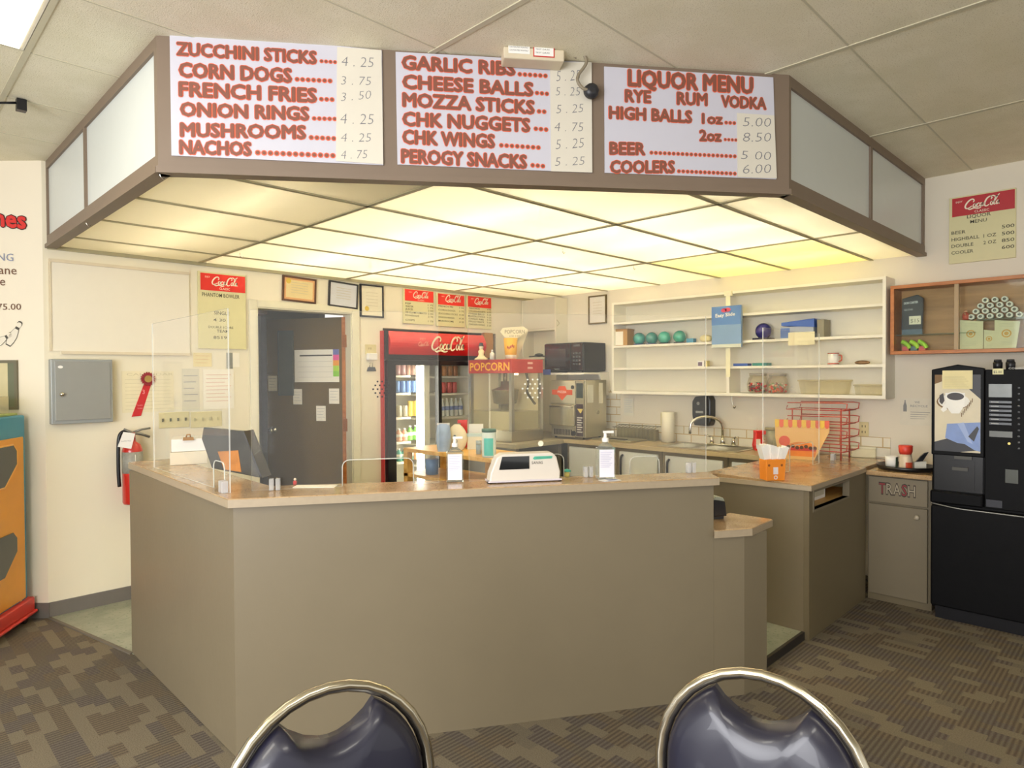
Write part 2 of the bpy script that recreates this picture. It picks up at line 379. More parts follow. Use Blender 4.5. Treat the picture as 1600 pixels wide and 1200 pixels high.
# ceiling: speckled mineral tiles in a 2 ft by 4 ft grid
tile = speckle('mineral_tile', '#e6dfc4', '#efe8d0', '#cfc5a4', 5, .9, 0, 190, .4)
b = MB(); b.box(-6, 8, -6, 7.6, ZC, ZC+.05); struct(b, 'ceiling', tile)
b = MB()
for k in range(-3, 5): b.box(.53+1.22*k-.012, .53+1.22*k+.012, -4, 5.0, ZC-.004, ZC+.001)
for k in range(-8, 7): b.box(-4, 6, .96+.61*k-.004, .96+.61*k+.004, ZC-.002, ZC+.001)
struct(b, 'ceiling_grid', M('#c9c3a9', .5))
# door casing
b = MB()
for x0, x1, z0, z1 in ((2.160, 2.223, 0, 2.125), (3.068, 3.14, 0, 2.125), (2.223, 3.068, 2.07, 2.125)):
    b.box(x0, x1, YA-.018, YA+.02, z0, z1)
    b.box(x0, x1, YA+.02, YA+.12, z0, z1) if 0 else None
b.box(2.223, 2.235, YA-.01, YA+.12, 0, 2.07); b.box(3.056, 3.068, YA-.01, YA+.12, 0, 2.07); b.box(2.223, 3.068, YA-.01, YA+.12, 2.06, 2.075)
struct(b, 'trim_3', M('#e2dcc2', .45), bevel=.004)
# back room beyond the door
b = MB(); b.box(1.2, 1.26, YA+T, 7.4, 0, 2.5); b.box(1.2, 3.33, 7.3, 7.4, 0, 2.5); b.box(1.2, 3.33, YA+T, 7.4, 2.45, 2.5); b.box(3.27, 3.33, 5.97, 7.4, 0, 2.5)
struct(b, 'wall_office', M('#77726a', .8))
# open office door
d = Vector((-.375, .73, 0)).normalized(); dang = math.atan2(-d.y, -d.x)     # local x from free edge to hinge
hp = Vector((3.05, 5.13, 0)); LW = .82
door = bpy.data.objects.new('door_1', None); C.objects.link(door); door.location = hp+d*LW; door.rotation_euler = (0, 0, dang); door['kind'] = 'structure'
FDR = Fr(hp+d*LW, math.degrees(dang))
doorgrey = M('#675636', .8, var=.06, spec=.1)
MB().box(0, LW, 0, .04, .05, 2.045, 0).build('door_leaf', doorgrey, door)
MB().box(LW-.028, LW+.004, -.004, .044, .05, 2.045).build('door_edge', oak, door)
b = MB(); x0, z1 = FDR.at(437, 519); x1, z0 = FDR.at(458, 616); b.box(x0, x1, -.012, .0, z0, z1); b.rring(x0-.012, x1+.012, z0-.012, z1+.012, .012, -.016, 0); b.build('door_window', M('#4d5654', .25, var=.2), door)
kx, kz = FDR.at(425, 672); MB().lathe([(.0, -.065), (.02, -.062), (.028, -.045), (.02, -.03), (.012, -.025), (.012, -.008), (.03, -.006), (.03, 0)], (kx+.02, 0, kz), 16, 0, 'y').build('door_knob', chrome, door)
for py in (529, 660):
    hx, hz = FDR.at(541, py+4); MB().box(LW-.012, LW+.022, -.02, .01, hz-.055, hz+.055).build('hinge', M('#a5683c', .35, .6), door)
# tile backsplash on the right wall: the column by the oven and the low courses along the worktop
tiles = brickmat('subway_tile', '#e9e4d2', '#e4dfcc', '#c9b184', .15, .075, .0045, .2)
b = MB(); b.box(-4.45, -3.86, -.008, 0, .9, 1.37); b.box(-3.86, -1.45, -.008, 0, .9, 1.05)
struct(b, 'trim_4', tiles, loc=FB.o, rot=FB.rot)

# ================================================================ CANOPY OVER THE BAR
can = thing('menu_canopy', 'large brown framed canopy with white side panels and glowing panelled underside above the bar', 'canopy', (.875, 2.881, ZK))
def cl(p): return (p[0]-.875, p[1]-2.881)
A0, A1, A2, A3, A4 = (.875, YA), (.875, 2.881), (3.054, 1.246), (XB, 1.236), (XB, YA)
HC = ZC-ZK
def sidebars(p, q, stiles, name, inset=.0):     # frame bars between plan points p and q
    a = math.atan2(q[1]-p[1], q[0]-p[0]); L_ = math.hypot(q[0]-p[0], q[1]-p[1])
    b = MB(); b.box(0, L_, 0, .035, 0, .062); b.box(0, L_, 0, .035, HC-.05, HC)
    b.box(-.004, L_, -.012, .05, -.014, .010)
    for s_, w in stiles: b.box(s_, s_+w, 0, .035, .062, HC-.05)
    lx, ly = cl(p)
    b.build(name, frame_br, can, (lx, ly, 0), a)
    return a, L_, lx, ly
FS = Fr((A0[0], A0[1], 0), -90); s1 = FS.at(131, 300)[0]
a, L_, lx, ly = sidebars(A0, A1, ((0, .022), (s1, .028), (L1 := (A0[1]-A1[1])-.035, .035)), 'side_frame')
panelw = M('#d3d8d4', .35, var=.02)
for x0, x1 in ((.022, s1), (s1+.028, L1)): MB().box(x0, x1, .012, .03, .062, HC-.05).build('side_panel', panelw, can, (lx, ly, 0), a)
FS2 = Fr((A2[0], A2[1], 0), math.degrees(math.atan2(A3[1]-A2[1], A3[0]-A2[0]))); s2 = FS2.at(1361, 300)[0]
a, L_, lx, ly = sidebars(A2, A3, ((0, .022), (s2, .03), (A3[0]-A2[0]-.045, .04)), 'side_frame')
for x0, x1 in ((.022, s2), (s2+.03, A3[0]-A2[0]-.045)): MB().box(x0, x1, .012, .03, .062, HC-.05).build('side_panel', panelw, can, (lx, ly, 0), a)
LF = math.hypot(A2[0]-A1[0], A2[1]-A1[1]); aF = math.atan2(A2[1]-A1[1], A2[0]-A1[0]); FC = Fr((A1[0], A1[1], ZK), math.degrees(aF))
b = MB(); b.box(0, LF, 0, .04, 0, HC); b.box(-.004, LF+.004, -.014, .05, -.014, .012); b.build('front_panel', frame_br, can, (0, 0, 0), aF)
# underside grid and diffusers
gx = [.875, 1.80, 3.02, 4.24, XB]; gy = [1.236, 1.58, 2.19, 2.80, 3.41, 4.02, 4.63, YA]
nF = Vector((math.sin(-aF), math.cos(aF)))      # inward normal of the cut corner
def clip(poly):
    out = []; dd = [(p[0]-A1[0])*nF.x+(p[1]-A1[1])*nF.y-.03 for p in poly]
    for i, p in enumerate(poly):
        q = poly[(i+1) % len(poly)]; e, f = dd[i], dd[(i+1) % len(poly)]
        if e >= 0: out.append(p)
        if e*f < 0: t = e/(e-f); out.append((p[0]+(q[0]-p[0])*t, p[1]+(q[1]-p[1])*t))
    return out
def diffuser(name, h, tr):
    m = bpy.data.materials.new(name); m.use_nodes = True; nt = m.node_tree; nt.nodes.clear(); L = nt.links.new
    o = nt.nodes.new('ShaderNodeOutputMaterial'); t = nt.nodes.new('ShaderNodeBsdfTranslucent'); d_ = nt.nodes.new('ShaderNodeBsdfDiffuse')
    tc = nt.nodes.new('ShaderNodeTexCoord'); nz = nt.nodes.new('ShaderNodeTexNoise'); nz.inputs['Scale'].default_value = 2.2; nz.inputs['Detail'].default_value = 2
    rp = nt.nodes.new('ShaderNodeValToRGB'); rp.color_ramp.elements[0].color = tuple(c*.93 for c in lin(h)[:3])+(1,); rp.color_ramp.elements[1].color = lin(h)
    L(tc.outputs['Object'], nz.inputs['Vector']); L(nz.outputs['Fac'], rp.inputs[0]); L(rp.outputs[0], t.inputs[0]); L(rp.outputs[0], d_.inputs[0])
    x = nt.nodes.new('ShaderNodeMixShader'); x.inputs[0].default_value = tr; L(d_.outputs[0], x.inputs[1]); L(t.outputs[0], x.inputs[2]); L(x.outputs[0], o.inputs[0])
    return m
dif = diffuser('diffuser_panel', '#f9f6ec', .6); dif_beige = diffuser('beige_diffuser_panel', '#efeada', .55); dif_yel = diffuser('yellowed_diffuser_panel', '#fbf6d6', .6)  # leftmost column gets a slightly darker beige, less translucent sheet
for i in range(4):
    for j in range(7):
        P = clip([(gx[i], gy[j]), (gx[i+1], gy[j]), (gx[i+1], gy[j+1]), (gx[i], gy[j+1])])
        if len(P) < 3: continue
        mt = dif_beige if i == 0 else (dif_yel if (i == 3 and j in (1, 2)) else dif)
        MB().prism([cl(p) for p in P], .004, .008).build('light_panel', mt, can)
bar_m = M('#a8a07f', .5)
b = MB()
for x in gx[1:4]:
    y0 = A1[1]+(A2[1]-A1[1])*(x-A1[0])/(A2[0]-A1[0]) if x < A2[0] else A3[1]
    b.box(x-.875-.012, x-.875+.012, y0+.03-2.881, YA-2.881, -.002, .02)
for y in gy[1:7]:
    x0 = A1[0]+(y-A1[1])*(A2[0]-A1[0])/(A2[1]-A1[1]) if y < A1[1] else A1[0]
    b.box(x0+.03-.875, XB-.875, y-2.881-.012, y-2.881+.012, -.002, .02)
b.build('ceiling_grid', bar_m, can)
for x0, x1, y in ((.875, XB, YA-.014),): MB().box(x0-.875, x1-.875, y-2.881, y-2.881+.014, -.02, .004).build('wall_angle', bar_m, can)
MB().box(.915, .925, -.62, 2.16, .022, HC-.01).build('light_blocker', white, can)  # unseen partition added to keep tube light off the left column
rf = MB(); rf.prism([cl((gx[0]+.05, A1[1]+.05)), cl((A2[0]+.02, A2[1]+.07)), cl((XB-.01, A3[1]+.05)), cl((XB-.01, YA-.01)), cl((gx[0]+.05, YA-.01))], HC-.012, HC-.004)
rf.box(.05, LF-.05, .045, .05, .03, HC-.02) if 0 else None
rf.build('bounce_liner', M('#f4f2ea', .6, var=.01), can)  # unseen white plate added under the canopy top to bounce tube light
MB().box(.03, LF-.03, .042, .048, .03, HC-.02).build('bounce_liner', M('#f4f2ea', .6, var=.01), can, (0, 0, 0), aF)  # second added plate, hiding the brown inner face from the tubes
tdim = lamp('added_dim_tube', '#fff6e4', 34); tw, ty = lamp('warm_tube', '#fff7e6', 40), lamp('yellow_tube', '#fff3d0', 38)  # first one is a dim tube added to brighten the unlit left bay
for x, y0, y1, mt in ((1.35, 2.75, 4.9, 2), (2.40, 2.15, 4.9, 0), (3.05, 1.75, 2.9, 0), (3.05, 3.3, 4.9, 0), (3.62, 1.5, 2.7, 0), (3.62, 3.0, 4.9, 0), (4.2, 1.5, 2.7, 0), (4.2, 3.0, 4.9, 0), (4.85, 1.5, 2.7, 1), (4.85, 3.2, 4.4, 0)):
    MB().tube([(x-.875, y0-2.881, .15), (x-.875, y1-2.881, .15)], .018, 8).build('fluorescent_tube', [tw, ty, tdim][mt], can)  # includes the added tube of the left bay
for px, py in ((375, 396), (879, 389), (990, 415), (853, 435), (250, 268), (135, 345)):
    p = at(px, py, 'z', ZK-.005); q = p-can.location
    MB().tube(spline([(q.x, q.y, .0), (q.x, q.y, -.02), (q.x+.012, q.y, -.034), (q.x+.024, q.y, -.024)], 4), .0022, 6).build('hook', chrome, can)

# ================================================================ MENU BOARDS ON THE CANOPY FRONT
boardw = M('#c9c8d2', .35, var=.02); letter_r = M('#ee6a48', .6, var=.03); letter_b = M('#84503f', .6, var=.05)
taped = M('#d8d2c2', .5, var=.03)
def bold(mb, body, x, z, y, h, sp, m, x2, z2):      # heavy letters: the same word struck several times around a small circle
    for k in range(8):
        dx, dz = sp*math.cos(k*math.pi/4), sp*math.sin(k*math.pi/4)
        mb.text(body, x+dx, z+dz, y-k*.00007, h, x2=x2+dx, z2=z2+dz, m=m)
def menu_board(label, quad, lines, slip, prices):
    y = -.006
    pts = [FC.at(px, py, y) for px, py in quad]                 # top left, top right, bottom right, bottom left
    x0, z0 = pts[3]
    t = thing('menu_board', label, 'menu board', FC.w(x0, -.001, z0), FC.rot)
    q = [(p[0]-x0, p[1]-z0) for p in pts]
    MB().prism(q, -.006, 0, ax='y').build('board', boardw, t)
    row = None; rows = []
    for body, xa, ya, xb, yb, hpx in lines:
        a_ = FC.at(xa, ya, y); c_ = FC.at(xb, yb, y); h = span(hpx, FC.w(a_[0], 0, a_[1]))
        if set(body) == {'.'}:
            n = len(body)
            for k in range(n):
                f = (k+.5)/n; X = a_[0]+(c_[0]-a_[0])*f-x0; Z = a_[1]+(c_[1]-a_[1])*f-z0
                r_ = min(h*.55, (c_[0]-a_[0])/n*.47); row.disc(X, Z+r_, -.0075, r_); row.disc(X, Z+r_, -.0085, r_*.66, m=1)
        else:
            row = MB(); rows.append(row)
            bold(row, body, a_[0]-x0, a_[1]-z0, -.0075, h*1.05, h*.11, 0, c_[0]-x0, c_[1]-z0)
            bold(row, body, a_[0]-x0, a_[1]-z0, -.0085, h*1.05, h*.062, 1, c_[0]-x0, c_[1]-z0)
    for row in rows: row.build('lettering', [letter_r, letter_b], t)
    b = MB(); sp_ = [FC.at(px, py, y) for px, py in slip]; b.prism([(p[0]-x0, p[1]-z0) for p in sp_], -.0095, -.0065, ax='y')
    for body, xa, ya, xb, yb, hpx in prices:
        a_ = FC.at(xa, ya, y); c_ = FC.at(xb, yb, y)
        b.text(body, a_[0]-x0, a_[1]-z0, -.0098, span(hpx, FC.w(a_[0], 0, a_[1])), x2=c_[0]-x0, z2=c_[1]-z0, off=-.018, m=1, shear=.12)
    b.build('price_slip', [taped, M('#77777c', .7)], t)
menu_board('white menu board with ZUCCHINI STICKS on top and NACHOS at the bottom', ((265, 44), (597, 79), (599, 258), (268, 243)),
  [('ZUCCHINI STICKS', 277, 86, 494, 100, 19), ('....', 499, 99, 527, 101, 8), ('CORN DOGS', 281, 120, 455, 129, 21), ('.......', 460, 128, 520, 131, 8),
   ('FRENCH FRIES', 281, 150, 494, 160, 21), ('...', 498, 159, 523, 160, 8), ('ONION RINGS', 283, 181, 482, 188, 20), ('.....', 487, 189, 527, 190, 8),
   ('MUSHROOMS', 283, 213, 477, 217, 20), ('.....', 482, 219, 526, 221, 8), ('NACHOS', 282, 240, 392, 243, 20), ('.............', 398, 243, 525, 248, 8)],
  ((527, 74), (596, 79), (599, 257), (525, 252)),
  [('4 . 25', 534, 104, 584, 106, 16), ('3 . 75', 533, 133, 580, 134, 14), ('3 . 50', 533, 159, 580, 155, 14), ('4 . 25', 532, 194, 584, 195, 17), ('4 . 25', 533, 222, 580, 222, 14), ('4 . 75', 533, 249, 574, 248, 14)])
menu_board('white menu board with GARLIC RIBS on top and PEROGY SNACKS at the bottom', ((618, 81), (924, 98), (925, 270), (621, 257)),
  [('GARLIC RIBS', 629, 108, 804, 118, 20), ('......', 808, 120, 856, 123, 8), ('CHEESE BALLS', 630, 138, 832, 150, 20), ('...', 835, 149, 858, 151, 8),
   ('MOZZA STICKS', 630, 166, 834, 178, 20), ('..', 838, 178, 854, 179, 8), ('CHK NUGGETS', 630, 196, 827, 206, 20), ('...', 833, 205, 857, 207, 8),
   ('CHK WINGS', 630, 224, 772, 231, 20), ('........', 779, 231, 845, 235, 7), ('PEROGY SNACKS', 628, 254, 822, 263, 20), ('...', 828, 262, 852, 264, 8)],
  ((859, 98), (924, 98), (925, 270), (861, 268)),
  [('5 . 25', 869, 128, 906, 126, 17), ('5 . 25', 868, 150, 906, 150, 14), ('5 . 25', 869, 178, 911, 176, 14), ('4 . 75', 866, 206, 911, 206, 15), ('5 . 25', 868, 234, 912, 231, 16), ('5 . 25', 867, 260, 913, 258, 14)])
menu_board('white LIQUOR MENU board, rightmost of the three on the canopy front', ((944, 104), (1208, 121), (1213, 280), (945, 270)),
  [('LIQUOR MENU', 982, 134, 1175, 146, 24), ('RYE', 977, 159, 1016, 161, 18), ('RUM', 1058, 163, 1104, 165, 18), ('VODKA', 1127, 167, 1196, 171, 17),
   ('HIGH BALLS', 952, 185, 1080, 192, 18), ('1oz', 1097, 193, 1128, 194, 15), ('...', 1131, 195, 1150, 196, 7), ('2oz', 1093, 220, 1126, 221, 16), ('....', 1130, 221, 1152, 222, 7),
   ('BEER', 953, 241, 1007, 242, 18), ('....................', 1014, 242, 1151, 248, 6), ('COOLERS', 954, 270, 1053, 270, 18), ('..............', 1057, 271, 1151, 275, 6)],
  ((1151, 177), (1209, 181), (1213, 279), (1152, 277)),
  [('5.00', 1160, 198, 1204, 199, 15), ('8.50', 1160, 222, 1204, 222, 15), ('5 00', 1157, 249, 1204, 251, 14), ('6.00', 1160, 272, 1204, 271, 15)])

# emergency light box and dangling cable at the canopy top
x0, z0 = FC.at(787, 90, -.10); x1, z1 = FC.at(882, 60, -.10)
t = thing('emergency_light_box', 'cream box with two printed stickers at the ceiling above the middle menu board', 'box', FC.w(x0, -.10, z0), FC.rot)
h = ZC-z0-ZK-.002
MB().box(0, x1-x0, 0, .088, 0, h).build('housing', M('#d9ccb0', .5), t, bevel=.006)
b = MB(); b.box(.02, .11, -.002, -.0002, .02, .075); [b.text('CAUTION TEST MONTHLY', .024, .03+.013*i, -.0025, .006, fit=.08, m=1) for i in range(3)]; b.build('sticker', [paperw, ink], t)
b = MB(); b.rring(.125, .215, .012, .075, .004, -.002, -.0002); b.box(.129, .211, -.0018, -.0002, .016, .071, 1); [b.text('TEST DATE', .134, .026+.014*i, -.0025, .006, fit=.06, m=2) for i in range(3)]; b.build('sticker', [red, paperw, ink], t)
q = [FC.at(px, py, -.03) for px, py in ((898, 60), (903, 78), (914, 96), (912, 106), (902, 120), (901, 130), (908, 140), (916, 143))]
t = thing('hanging_cable', 'dark cable looping down from the ceiling in front of the middle menu board', 'cable', FC.w(q[0][0], -.03, ZC-ZK-.001), FC.rot)
pts = [(0, 0, 0)]+[(x-q[0][0], -.02, z-(ZC-ZK)) for x, z in q[1:]]
MB().tube(spline(pts, 6), .007, 8).build('cord', M('#8a7f6a', .5), t)
e = pts[-1]; b = MB(); b.lathe([(.012, -.02), (.03, -.012), (.034, .006), (.02, .014), (.012, .016)], (e[0]+.02, e[1]+.01, e[2]), 16, 0, 'y'); b.build('plug', dark, t)
t = tag(MB().box(-.02, .02, -.02, .02, -.055, 0).tube([(-.02, 0, -.02), (-.11, .02, -.04), (-.2, .05, -.02), (-.26, .06, 0)], .006).build('ceiling_camera', black, None, at(33, 156, 'z', ZC-.005)), 'small black camera hanging from the ceiling grid at upper left', 'camera')
t = thing('ceiling_light', 'lit fluorescent ceiling fixture in the upper left corner', 'ceiling light', (-.08, 3.09, ZC-.004))
MB().rring(-.6, .6, -.3, .3, .02, 0, .012).build('frame', white, t, None)
for c_ in t.children: c_.rotation_euler = (R(90), 0, 0)
MB().box(-.58, .58, -.28, .28, -.006, -.002).build('diffuser', lamp('lit_diffuser', '#fff4d8', 5), t)

# ================================================================ BAR
CT = [(1.088, 4.161), (1.030, 2.614), (2.829, 1.475), (2.958, 1.60), (1.287, 2.793), (1.335, 4.161)]
bar = thing('service_bar', 'tan painted service bar with brown laminate top running across the room', 'counter', (1.06, 2.64, 0))
def bl(P): return [(p[0]-1.06, p[1]-2.64) for p in P]
fx, fy = math.cos(FBAR.rot), math.sin(FBAR.rot); nx, ny = -fy, fx
P1, P2, P3, P4 = (1.06, 2.64), (2.843, 1.512), (2.978, 1.426), (3.138, 1.388)
MB().prism(bl([P1, (1.065, 4.06), (1.20, 4.06), (1.18, 2.72)]), 0.004, 1.015).build('side_panel', taupe, bar)
MB().prism(bl([P1, P2, (P2[0]+nx*.10, P2[1]+ny*.10), (P1[0]+.12, P1[1]+.08)]), 0, 1.015).build('front_panel', taupe, bar)
MB().prism(bl([(P2[0]+.001, P2[1]), P3, P4, (3.16, 1.55), (2.95, 1.66)]), 0, .764).build('low_panel', taupe, bar)
MB().prism(bl(CT), 1.015, 1.05).build('countertop', laminate, bar, bevel=.004)
b = MB(); 
for (p, q) in zip(CT[:3], CT[1:4]): b.prism(bl([p, q, (q[0]+(p[1]-q[1])*.0, q[1]+.002), (p[0]+.002, p[1]+.002)]), 1.0145, 1.046)
b.v = [(v[0]-.0015, v[1]-.0015, v[2]) for v in b.v]; b.build('edge_strip', laminate_edge, bar)
LT = [(2.848, 1.514), (2.823, 1.498), (2.993, 1.394), (3.246, 1.406), (3.241, 1.632), (2.97, 1.64)]
MB().prism(bl(LT), .764, .80).build('low_countertop', laminate, bar, bevel=.004)
b = MB(); 
for (p, q) in zip(LT[1:4], LT[2:5]): b.prism(bl([p, q, (q[0]+.002, q[1]+.002), (p[0]+.002, p[1]+.002)]), .7635, .796)
b.v = [(v[0]-.0015, v[1]-.0015, v[2]) for v in b.v]; b.build('edge_strip', laminate_edge, bar)

# ================================================================ PENINSULA COUNTER
ZP = .895
c0 = at(1267.5, 759, 'z', ZP); c1 = at(1106, 737, 'z', ZP); c2 = at(1375, 722, 'z', ZP)
pen = thing('peninsula_counter', 'tan peninsula counter with glossy laminate top, open slot and tray shelf', 'counter', (3.83, 1.45, .0))
def pl(P): return [(p[0]-3.83, p[1]-1.45) for p in P]
py1 = c1.y; 
MB().prism(pl([(c0.x, c0.y), (4.79, c0.y+.01), (4.79, 1.452), (5.37, 1.452), (5.37, py1), (c1.x-.15, py1), (c1.x-.02, c1.y-.08)]), ZP-.03, ZP).build('countertop', laminate, pen, bevel=.003)
MB().prism(pl([(c0.x-.002, c0.y-.002), (4.785, c0.y+.008), (4.785, c0.y+.018), (c0.x+.006, c0.y+.006), (c1.x-.14, py1), (c1.x-.155, py1)]), ZP-.031, ZP-.004).build('edge_strip', laminate_edge, pen)
MB().box(0, .03, .0305, py1-1.47, .046, ZP-.03).build('side_panel', taupe, pen)
FP = Fr((3.83, 1.45, 0), 0)
sx0, _ = FP.at(1270, 770); sx1, _ = FP.at(1326, 770); _, sz0 = FP.at(1270, 797); sz1 = ZP-.045
b = MB(); b.box(.03, .99, 0, .03, .002, sz0); b.box(.0, sx0, -.002, .03, .002, ZP-.03); b.box(sx1, .99, 0, .03, sz0, ZP-.03); b.box(sx0, sx1, 0, .03, sz1, ZP-.03); b.build('front_panel', taupe_dk, pen)
b = MB(); b.rring(sx0-.004, sx1+.004, sz0-.012, sz1+.006, .012, -.006, .034); b.build('slot_frame', taupe, pen)
MB().box(.03, .98, .031, .32, sz0-.02, sz0-.001).build('shelf', pine, pen)
b = MB(); b.box(.02, .025, .02, .4, ZP-.145, ZP-.135); b.build('panel_bead', taupe_dk, pen)
t = tag(MB().box(0, .24, 0, .16, 0, .085).box(.02, .22, -.001, 0, .02, .07, 1).build('storage_box', [paperw, M('#cfc9b4', .6)], None, (4.12, 1.55, sz0)), 'white box inside the slot of the peninsula counter', 'box')

# ================================================================ WALL WORKTOP WITH SINK, AND THE BASE CABINETS
XW = 4.83
wt = thing('worktop', 'long tan worktop with inset sink along the right wall', 'worktop', (XW, 3.0, .87))
sy0, sy1 = 2.42, 3.12        # sink cut-out
b = MB(); b.box(0, .545, py1-3.0, sy0-3.0, 0, .035); b.box(0, .545, sy1-3.0, 1.135, 0, .035); b.box(0, .07, sy0-3.0, sy1-3.0, 0, .035); b.box(.46, .545, sy0-3.0, sy1-3.0, 0, .035)
b.build('slab', M('#b8a57e', .35, var=.12, scale=40), wt)
t = thing('kitchen_sink', 'stainless steel double sink set in the worktop under the wall shelf', 'sink', (XW+.07, sy0, .905))
b = MB(); b.rring(-.012, .402, -.012, sy1-sy0+.012, .04, .0012, .004)
b.v = [(v[0], v[2], v[1]) for v in b.v]; b.box(.028, .362, .36, .41, -.14, .003); b.build('rim', steel, t)
for y0, y1 in ((.028, .36), (.41, sy1-sy0-.028)):
    b = MB(); b.add([(.028, y0, 0), (.362, y0, 0), (.362, y1, 0), (.028, y1, 0), (.04, y0+.02, -.16), (.35, y0+.02, -.16), (.35, y1-.02, -.16), (.04, y1-.02, -.16)], [(0, 1, 5, 4), (1, 2, 6, 5), (2, 3, 7, 6), (3, 0, 4, 7), (4, 5, 6, 7)]); b.build('basin', steel, t)
fb = at(1130, 693, 'x', 5.30); t = thing('faucet', 'chrome gooseneck faucet with two lever handles behind the sink', 'faucet', (5.29, fb.y, .9095))
sc_ = span(1, fb); H_ = 46*sc_
MB().box(-.03, .03, -.13, .13, 0, .012).build('base_plate', chrome, t, bevel=.004)
ry = 18*sc_                              # the arch swings out towards the left
pts = [(0, 0, .01), (0, 0, H_*.62)]+[(-.10*(1-math.cos(a_)), ry*(1-math.cos(a_)), H_*.62+H_*.36*math.sin(a_)) for a_ in [math.pi*k/10 for k in range(1, 10)]]+[(-.20, 2*ry, H_*.52), (-.20, 2*ry, H_*.40)]
MB().tube(pts, .012, 10).build('spout', chrome, t); MB().lathe([(.022, 0), (.02, .03), (.013, .06)], (0, 0, .01), 14).build('collar', chrome, t)
for sgn in (-1, 1):
    b = MB(); b.lathe([(.02, 0), (.015, .03), (.012, .06)], (0, sgn*.10, .01), 14); b.tube([(0, sgn*.10, .066), (-.02, sgn*.13, .078), (-.03, sgn*.155, .082)], [.009, .008, .006], 8); b.build('handle', chrome, t)
# cabinets
cabw = M('#dcdcd2', .5, var=.03)
def base_cabinet(y0, y1, label, hx):
    t = thing('base_cabinet', label, 'cabinet', (XW+.02, y0, .046), 0, 'base cabinets under the sink worktop')
    b = MB(); w_ = y1-y0; b.box(.02, .04, 0, .035, .05, .822); b.box(.02, .04, w_-.035, w_, .05, .822); b.box(.02, .04, .035, w_-.035, .79, .822); b.box(.02, .04, .035, w_-.035, .05, .09); b.box(.04, .52, 0, .015, .05, .66); b.box(.04, .52, w_-.015, w_, .05, .66); b.box(.04, .52, .015, w_-.015, .05, .065); b.build('body', taupe_dk, t)
    d_ = MB().box(0, .02, .035, y1-y0-.035, .09, .79).build('door', cabw, t, bevel=.004)
    hy = .075 if hx > 0 else y1-y0-.075
    MB().tube(spline([(0, hy, .56), (-.03, hy, .58), (-.034, hy, .66), (-.03, hy, .74), (0, hy, .76)], 4), .011, 8, flat=.8).build('handle', dark, d_)
yb = [at(px, 720, 'x', XW+.02).y for px in (962, 1033, 1136)]+[py1+.02]
base_cabinet(yb[0]+.003, 4.12, 'white door base cabinet beside the corner counter', 1)
base_cabinet(yb[1]+.003, yb[0]-.003, 'white door base cabinet, second along from the corner counter', -1)
base_cabinet(yb[2]+.003, yb[1]-.003, 'white door base cabinet below the sink bowls', -1)
base_cabinet(yb[3]+.003, yb[2]-.003, 'white door base cabinet next to the peninsula counter', 1)
cc = thing('corner_counter', 'grey corner counter carrying the popcorn machine', 'counter', (4.18, 4.14, .046))
MB().box(0, 1.19, 0, .81, .814, .854).build('top', M('#a79c7c', .4, var=.1), cc, bevel=.003)
b = MB(); b.box(.02, .06, .02, .80, 0, .814); b.box(.62, .66, .065, .80, 0, .814); b.box(.06, .62, .76, .80, 0, .814); b.box(.06, .62, .03, .76, .3, .32); b.box(.60, .645, .02, .06, 0, .814); b.build('frame', M('#6d675a', .5), cc)
# trash cabinet
yt0, yt1 = 1.07, 1.444
t = thing('trash_cabinet', 'tan trash cabinet with TRASH lettering and one door', 'cabinet', (4.83, yt1, .0), R(-90))
W_ = yt1-yt0
MB().box(0, W_, .02, .54, .0, .845).build('body', taupe_dk, t)
b = MB(); b.box(.01, W_-.02, 0, .02, .665, .835); b.build('flap_panel', taupe, t, bevel=.003)
d_ = MB().box(.01, W_-.02, -.004, .018, .05, .652).build('door', taupe, t, bevel=.003)
FT = Fr((4.83, yt1, 0), -90); kx, kz = FT.at(1434, 808); MB().lathe([(.006, 0), (.006, -.012), (.015, -.018), (.015, -.026), (.008, -.03), (0, -.031)], (kx, -.004, kz), 14, 0, 'y').build('knob', M('#b9ac94', .3), d_)
MB().box(-.0, W_+.012, -.035, .54, .845, .875).build('worktop', laminate, t, bevel=.006)
b = MB(); cols = [0, 2, 2, 0, 2]
for ch, xa, xb, ya, yb_, k in (('T', 1373, 1384, 771, 754, 0), ('R', 1384, 1396, 772, 755, 1), ('A', 1395, 1408, 773, 756, 1), ('S', 1408, 1418, 775, 757, 0), ('H', 1418, 1431, 776, 759, 1)):
    x_, z_ = FT.at(xa, ya); x2_, z2_ = FT.at(xb, yb_)
    b.text(ch, x_, z_, -.0006, z2_-z_, fit=x2_-x_, off=.05, m=2); b.text(ch, x_+.004, z_+.003, -.0012, z2_-z_-.006, fit=x2_-x_-.008, off=.0, m=0 if k == 0 else 1)
b.build('lettering', [M('#8c2a30', .6), M('#a09680', .6), M('#3d3229', .6)], t)
# ================================================================ THINGS ON THE LEFT AND BACK WALLS
def on_wall(name, label, cat, fr, tl, br, y=0.0, group=None):
    x0, z1 = fr.at(*tl, y); x1, z0 = fr.at(*br, y)
    return thing(name, label, cat, fr.w(x0, y, z0), fr.rot, group), x1-x0, z1-z0
